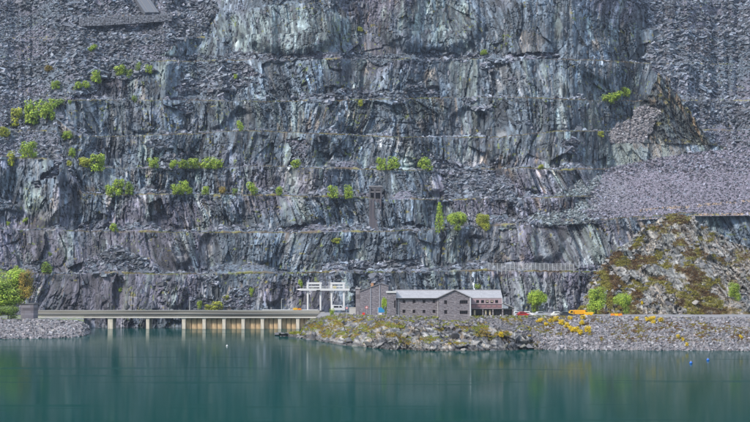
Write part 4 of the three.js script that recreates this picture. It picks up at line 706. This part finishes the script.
// ---------- trees and shrubs ----------
function crownGeo(seed, leaves, leaf, kind) {       // many leaf faces in clumps round the limbs' ends; about 1 m wide and 1 m high
  const r = rng(seed), lobes = [], p = [], c = [];
  const n = kind === 'cone' ? 15 : 13;
  for (let i = 0; i < n; i++) { const a = i * 2.4 + r(), y = kind === 'cone' ? 0.1 + 0.82 * i / n : 0.16 + 0.66 * r(), w = kind === 'cone' ? 0.32 * (1.08 - y) : 0.36 * Math.sqrt(Math.max(0.08, 1 - Math.pow((y - 0.45) / 0.5, 2))) * (0.45 + 0.55 * r()); lobes.push([Math.cos(a) * w, y, Math.sin(a) * w, (kind === 'cone' ? 0.19 - 0.09 * y : 0.16 + 0.1 * r()), 0.75 + 0.5 * r()]); }
  for (let i = 0; i < leaves; i++) {
    const L = lobes[Math.floor(r() * n)], d = V(r() - 0.5, r() - 0.5, r() - 0.5).normalize(), q = L[3] * (0.45 + 0.65 * Math.sqrt(r())), o = V(L[0], L[1], L[2]).addScaledVector(d, q);
    if (r() < 0.06) o.addScaledVector(d, 0.05);
    const nrm = d.clone().add(V(r() - 0.5, r() - 0.1, r() - 0.5).multiplyScalar(1.3)).normalize(), t = V(r() - 0.5, r() - 0.5, r() - 0.5).cross(nrm).normalize(), b = V().crossVectors(nrm, t), s = leaf * (0.6 + 0.8 * r());
    const A = o.clone().addScaledVector(t, -s * 0.55), B = o.clone().addScaledVector(b, s * 0.4).addScaledVector(nrm, -0.1 * s), Cc = o.clone().addScaledVector(t, s * 0.6), E = o.clone().addScaledVector(b, -s * 0.4).addScaledVector(nrm, -0.1 * s);
    for (const v of [A, B, Cc, A, Cc, E]) p.push(v.x, v.y, v.z);
    const k = L[4] * (0.7 + 0.6 * r()), w = 0.85 + 0.3 * r(); for (let m = 0; m < 6; m++) c.push(k * w, k, k * 0.9);
  }
  const g = new THREE.BufferGeometry(); g.setAttribute('position', new THREE.Float32BufferAttribute(p, 3)); g.setAttribute('color', new THREE.Float32BufferAttribute(c, 3)); return g;
}
function trunkGeo(seed, r0, low) { const r = rng(seed), parts = [new THREE.CylinderGeometry(r0 * 0.5, r0, 0.62, 7).translate(0, 0.28, 0)]; for (let i = 0; i < low; i++) { const a = i * 2.1 + r(), y = 0.14 + 0.3 * r(); parts.push(bar(V(0, y, 0), V(Math.cos(a) * 0.27, y + 0.22 + 0.15 * r(), Math.sin(a) * 0.27), r0 * 0.3, 5)); } return mergeGeometries(parts); }
const leafCol = (r, g, b) => new THREE.MeshPhysicalMaterial({ color: lin(r, g, b), vertexColors: true, roughness: 0.95, transmission: 0.3, thickness: 0, side: THREE.DoubleSide, flatShading: true });
const LM = { bright: leafCol(0.31, 0.43, 0.05), dull: leafCol(0.23, 0.33, 0.08), yellow: leafCol(0.4, 0.44, 0.045), autumn: leafCol(0.34, 0.26, 0.05), deep: leafCol(0.17, 0.26, 0.035), gorse: leafCol(0.74, 0.57, 0.006) };
const barkMat = M(0.06, 0.048, 0.036, 0.95);
const small = [1, 2, 3, 4, 5].map(s => crownGeo(700 + s, 800, 0.095, 'round')), cone = crownGeo(720, 900, 0.07, 'cone'), big = [crownGeo(730, 4200, 0.05, 'round'), crownGeo(731, 4200, 0.05, 'round')], huge = crownGeo(740, 14000, 0.03, 'round'), trunks = [trunkGeo(5, 0.035, 4), trunkGeo(6, 0.04, 5)];
let plantNo = 0;
function plant(name, label, category, px, base, w, h, { D, mat = 'bright', geo, group, sink = 0.3 } = {}) {
  const d = D ?? zget(px, base + 1) + 0.7, p = at(px, base, d), k = F / d, i = plantNo++;
  const t = thing(name, label, category, V(p.x, p.y - sink, p.z), group, i * 1.7), W = w / k, Hh = h / k + sink;
  const c = mesh(geo === small || !geo ? 'foliage' : 'crown', geo && geo !== small ? geo : small[i % 5], LM[mat], t); c.scale.set(W * 1.12, Hh * 1.08, W * 1.12);
  const s = mesh(name.endsWith('tree') ? 'trunk' : 'stem', trunks[i % 2], barkMat, t); s.scale.set(W * (name.endsWith('tree') ? 1 : 0.8), Hh, W * (name.endsWith('tree') ? 1 : 0.8));
  return t;
}
// [px, base row, width, height, tint] by ledge
const SHRUBS = {
  'the rubble slope below the dry stone retaining wall': [[93, 51, 8, 7], [49, 71, 9, 6, 'autumn'], [55.5, 88.5, 9, 8], [96, 83, 11, 13], [78, 89, 8, 7], [86, 88, 8, 8], [120, 75, 12, 11], [129, 78, 9, 9, 'dull'], [139, 71, 8, 9, 'dull'], [149, 73, 9, 8], [134.5, 102, 6, 7, 'dull'], [70, 103.5, 5, 4]],
  'the slate waste heap above the pale buttress': [[17, 126, 15, 18, 'yellow'], [32, 125, 20, 24], [47, 121, 17, 21, 'bright'], [58, 107, 12, 9, 'dull'], [4, 137, 12, 11, 'yellow'], [29, 157, 17, 16], [11, 167, 9, 16, 'yellow']],
  'the fifth ledge': [[67, 139.5, 12, 8], [239.7, 130.5, 7, 11], [360.6, 106, 5, 7, 'yellow'], [235.5, 78, 4, 4, 'bright'], [484, 54.5, 8, 5, 'bright'], [360, 31, 6, 4, 'yellow']],
  'the fourth ledge': [[72, 158, 7, 11], [85, 166.5, 15, 10, 'yellow'], [97, 171, 18, 17], [69, 165.5, 6, 5, 'yellow'], [153, 168, 11, 10], [173, 168, 8, 9], [183, 168, 11, 9], [193, 168, 13, 10], [210, 169, 15, 12], [218, 168.5, 11, 9], [200, 167.5, 7, 6, 'yellow'], [295.7, 167.5, 10, 9], [381, 169.5, 10, 12], [393, 169.5, 14, 13], [425, 170, 14, 12], [541, 169, 6, 5, 'yellow']],
  'the third ledge': [[110, 196, 12, 12], [118, 195, 13, 16], [129, 195, 11, 13, 'deep'], [176, 194.5, 11, 10], [183, 194.5, 12, 15], [189, 194, 8, 7], [205.6, 194, 8, 8], [222.7, 193.5, 7, 7, 'autumn'], [235, 193.5, 6, 5, 'dull'], [251.7, 194, 11, 13], [279, 194.5, 7, 9], [332.5, 197.5, 11, 12], [348, 199, 10, 14]],
  'the second ledge': [[113.5, 231.5, 8, 8], [26, 223, 7, 6], [8, 225, 4, 4], [336, 243, 10, 5, 'yellow']],
  'the lowest ledge': [[46.5, 273, 13, 11, 'deep'], [50, 256, 5, 4, 'dull'], [16, 271, 5, 6]],
  'the rock face behind the dam road': [[199.5, 309, 6, 9], [217, 310, 13, 9, 'yellow'], [120.5, 291.5, 4, 4], [251.6, 296, 5, 8], [300.5, 287, 5, 8], [227, 300, 9, 6, 'yellow'], [208, 309.5, 8, 5, 'yellow'], [478, 288, 8, 4]],
  'the far ledge beside the rock pinnacle': [[608, 103, 13, 9], [617, 100.5, 13, 10], [626, 96.5, 10, 10], [600.7, 137, 7, 6, 'yellow']],
};
const TINT = { bright: 'bright green', dull: 'dull green', yellow: 'yellow green', autumn: 'reddish yellow', deep: 'deep green' };
for (const [where, list] of Object.entries(SHRUBS)) for (const [px, base, w, h, m = 'bright'] of list) {
  const size = w * h > 150 ? 'large' : w * h > 60 ? 'mid sized' : 'small';
  plant('shrub', `${size} ${TINT[m]} shrub growing on ${where}`, 'shrub', px, base, w, h, { mat: m, group: `${size} ${TINT[m]} shrubs on ${where}` });
}
plant('conical_tree', 'narrow pointed green tree on the second quarry ledge', 'tree', 439.7, 231, 12, 28, { geo: cone });
plant('broad_tree', 'broad bushy green tree on second ledge beside the narrow pointed tree', 'tree', 457, 230.5, 20, 18, { geo: big[0] });
plant('round_tree', 'small round yellow green tree on second ledge above the incline rubble', 'tree', 484, 229, 15, 14, { geo: big[1], mat: 'yellow' });
plant('car_park_tree', 'round bright green tree behind the silver car', 'tree', 537, 313, 18, 22, { D: 474, geo: big[0], sink: 0 });
plant('car_park_tree', 'largest round green tree beside the yellow lorry', 'tree', 596, 313.5, 20, 24, { D: 480, geo: big[1], sink: 0 });
plant('car_park_tree', 'small bright green tree beside the orange barriers', 'tree', 623, 314, 17, 20, { D: 482, geo: big[0], sink: 0 });
plant('mound_tree', 'bushy green tree growing on the rocky mound', 'tree', 735, 299, 13, 15, { geo: big[1] });
{
  const D = 575; const a = plant('leafy_tree', 'large yellow green leafy tree at the bridge end by stone abutment', 'tree', 3, 313, 54, 43, { D, geo: huge, mat: 'bright', sink: 0 });
  plant('leafy_shrub', 'reddish yellow bush leaning out beside the large leafy tree', 'bush', 24, 303, 17, 30, { D: 572, geo: big[1], mat: 'autumn', sink: 0 });
  plant('leafy_shrub', 'low green bush at the foot of the large leafy tree', 'bush', 8, 319, 22, 13, { D: 566, geo: big[0], mat: 'deep', sink: 0 });
}
plant('leafy_shrub', 'bright green bush between the slate store and the main building', 'bush', 385, 315, 7, 17, { D: 478, geo: big[0], sink: 0 });
plant('leafy_shrub', 'small bright green bush at the dam end below the white van', 'bush', 332, 317, 5, 8, { D: 520, sink: 0 });
for (const [px, base, w, h] of [[540, 322, 7, 4.5], [551, 322, 6, 4], [556.5, 320, 6, 4], [562, 324, 7, 4.5], [567, 326.5, 6, 4], [571, 329.5, 6, 4], [576.5, 331, 7, 5], [580, 333.5, 6, 4], [582, 324, 6, 4], [588, 331.5, 7, 5.5], [573, 332, 5, 3.5], [546, 325, 5, 3], [583, 318, 6, 3], [570, 319, 6, 3]]) plant('gorse_bush', 'yellow flowering gorse bush on the bank below the yellow lorry', 'gorse', px, base, w, h, { mat: 'gorse', group: 'gorse on the bank below the yellow lorry' });
for (const [px, base, w, h] of [[648, 321, 6, 4], [652.5, 320, 7, 4.5], [661, 321, 6, 4], [637, 319.5, 5, 3], [654, 323, 5, 3]]) plant('gorse_bush', 'yellow flowering gorse bush at the foot of the rocky mound', 'gorse', px, base, w, h, { mat: 'gorse', group: 'gorse at the foot of the rocky mound' });
for (const [px, base, w, h] of [[687, 345.5, 3.5, 3], [741, 337.5, 3.5, 3], [678, 336.5, 4, 2.4], [683, 340, 3, 2.4], [642, 304, 3, 3]]) plant('gorse_bush', 'tiny lone gorse bush dotting the rubble near the rocky mound', 'gorse', px, base, w, h, { mat: 'gorse', group: 'lone gorse dots near the rocky mound' });
plant('gorse_bush', 'lone yellow gorse bush on bank below the glazed wing', 'gorse', 501, 336, 5, 4, { mat: 'gorse' });
renderer.render(scene, camera);
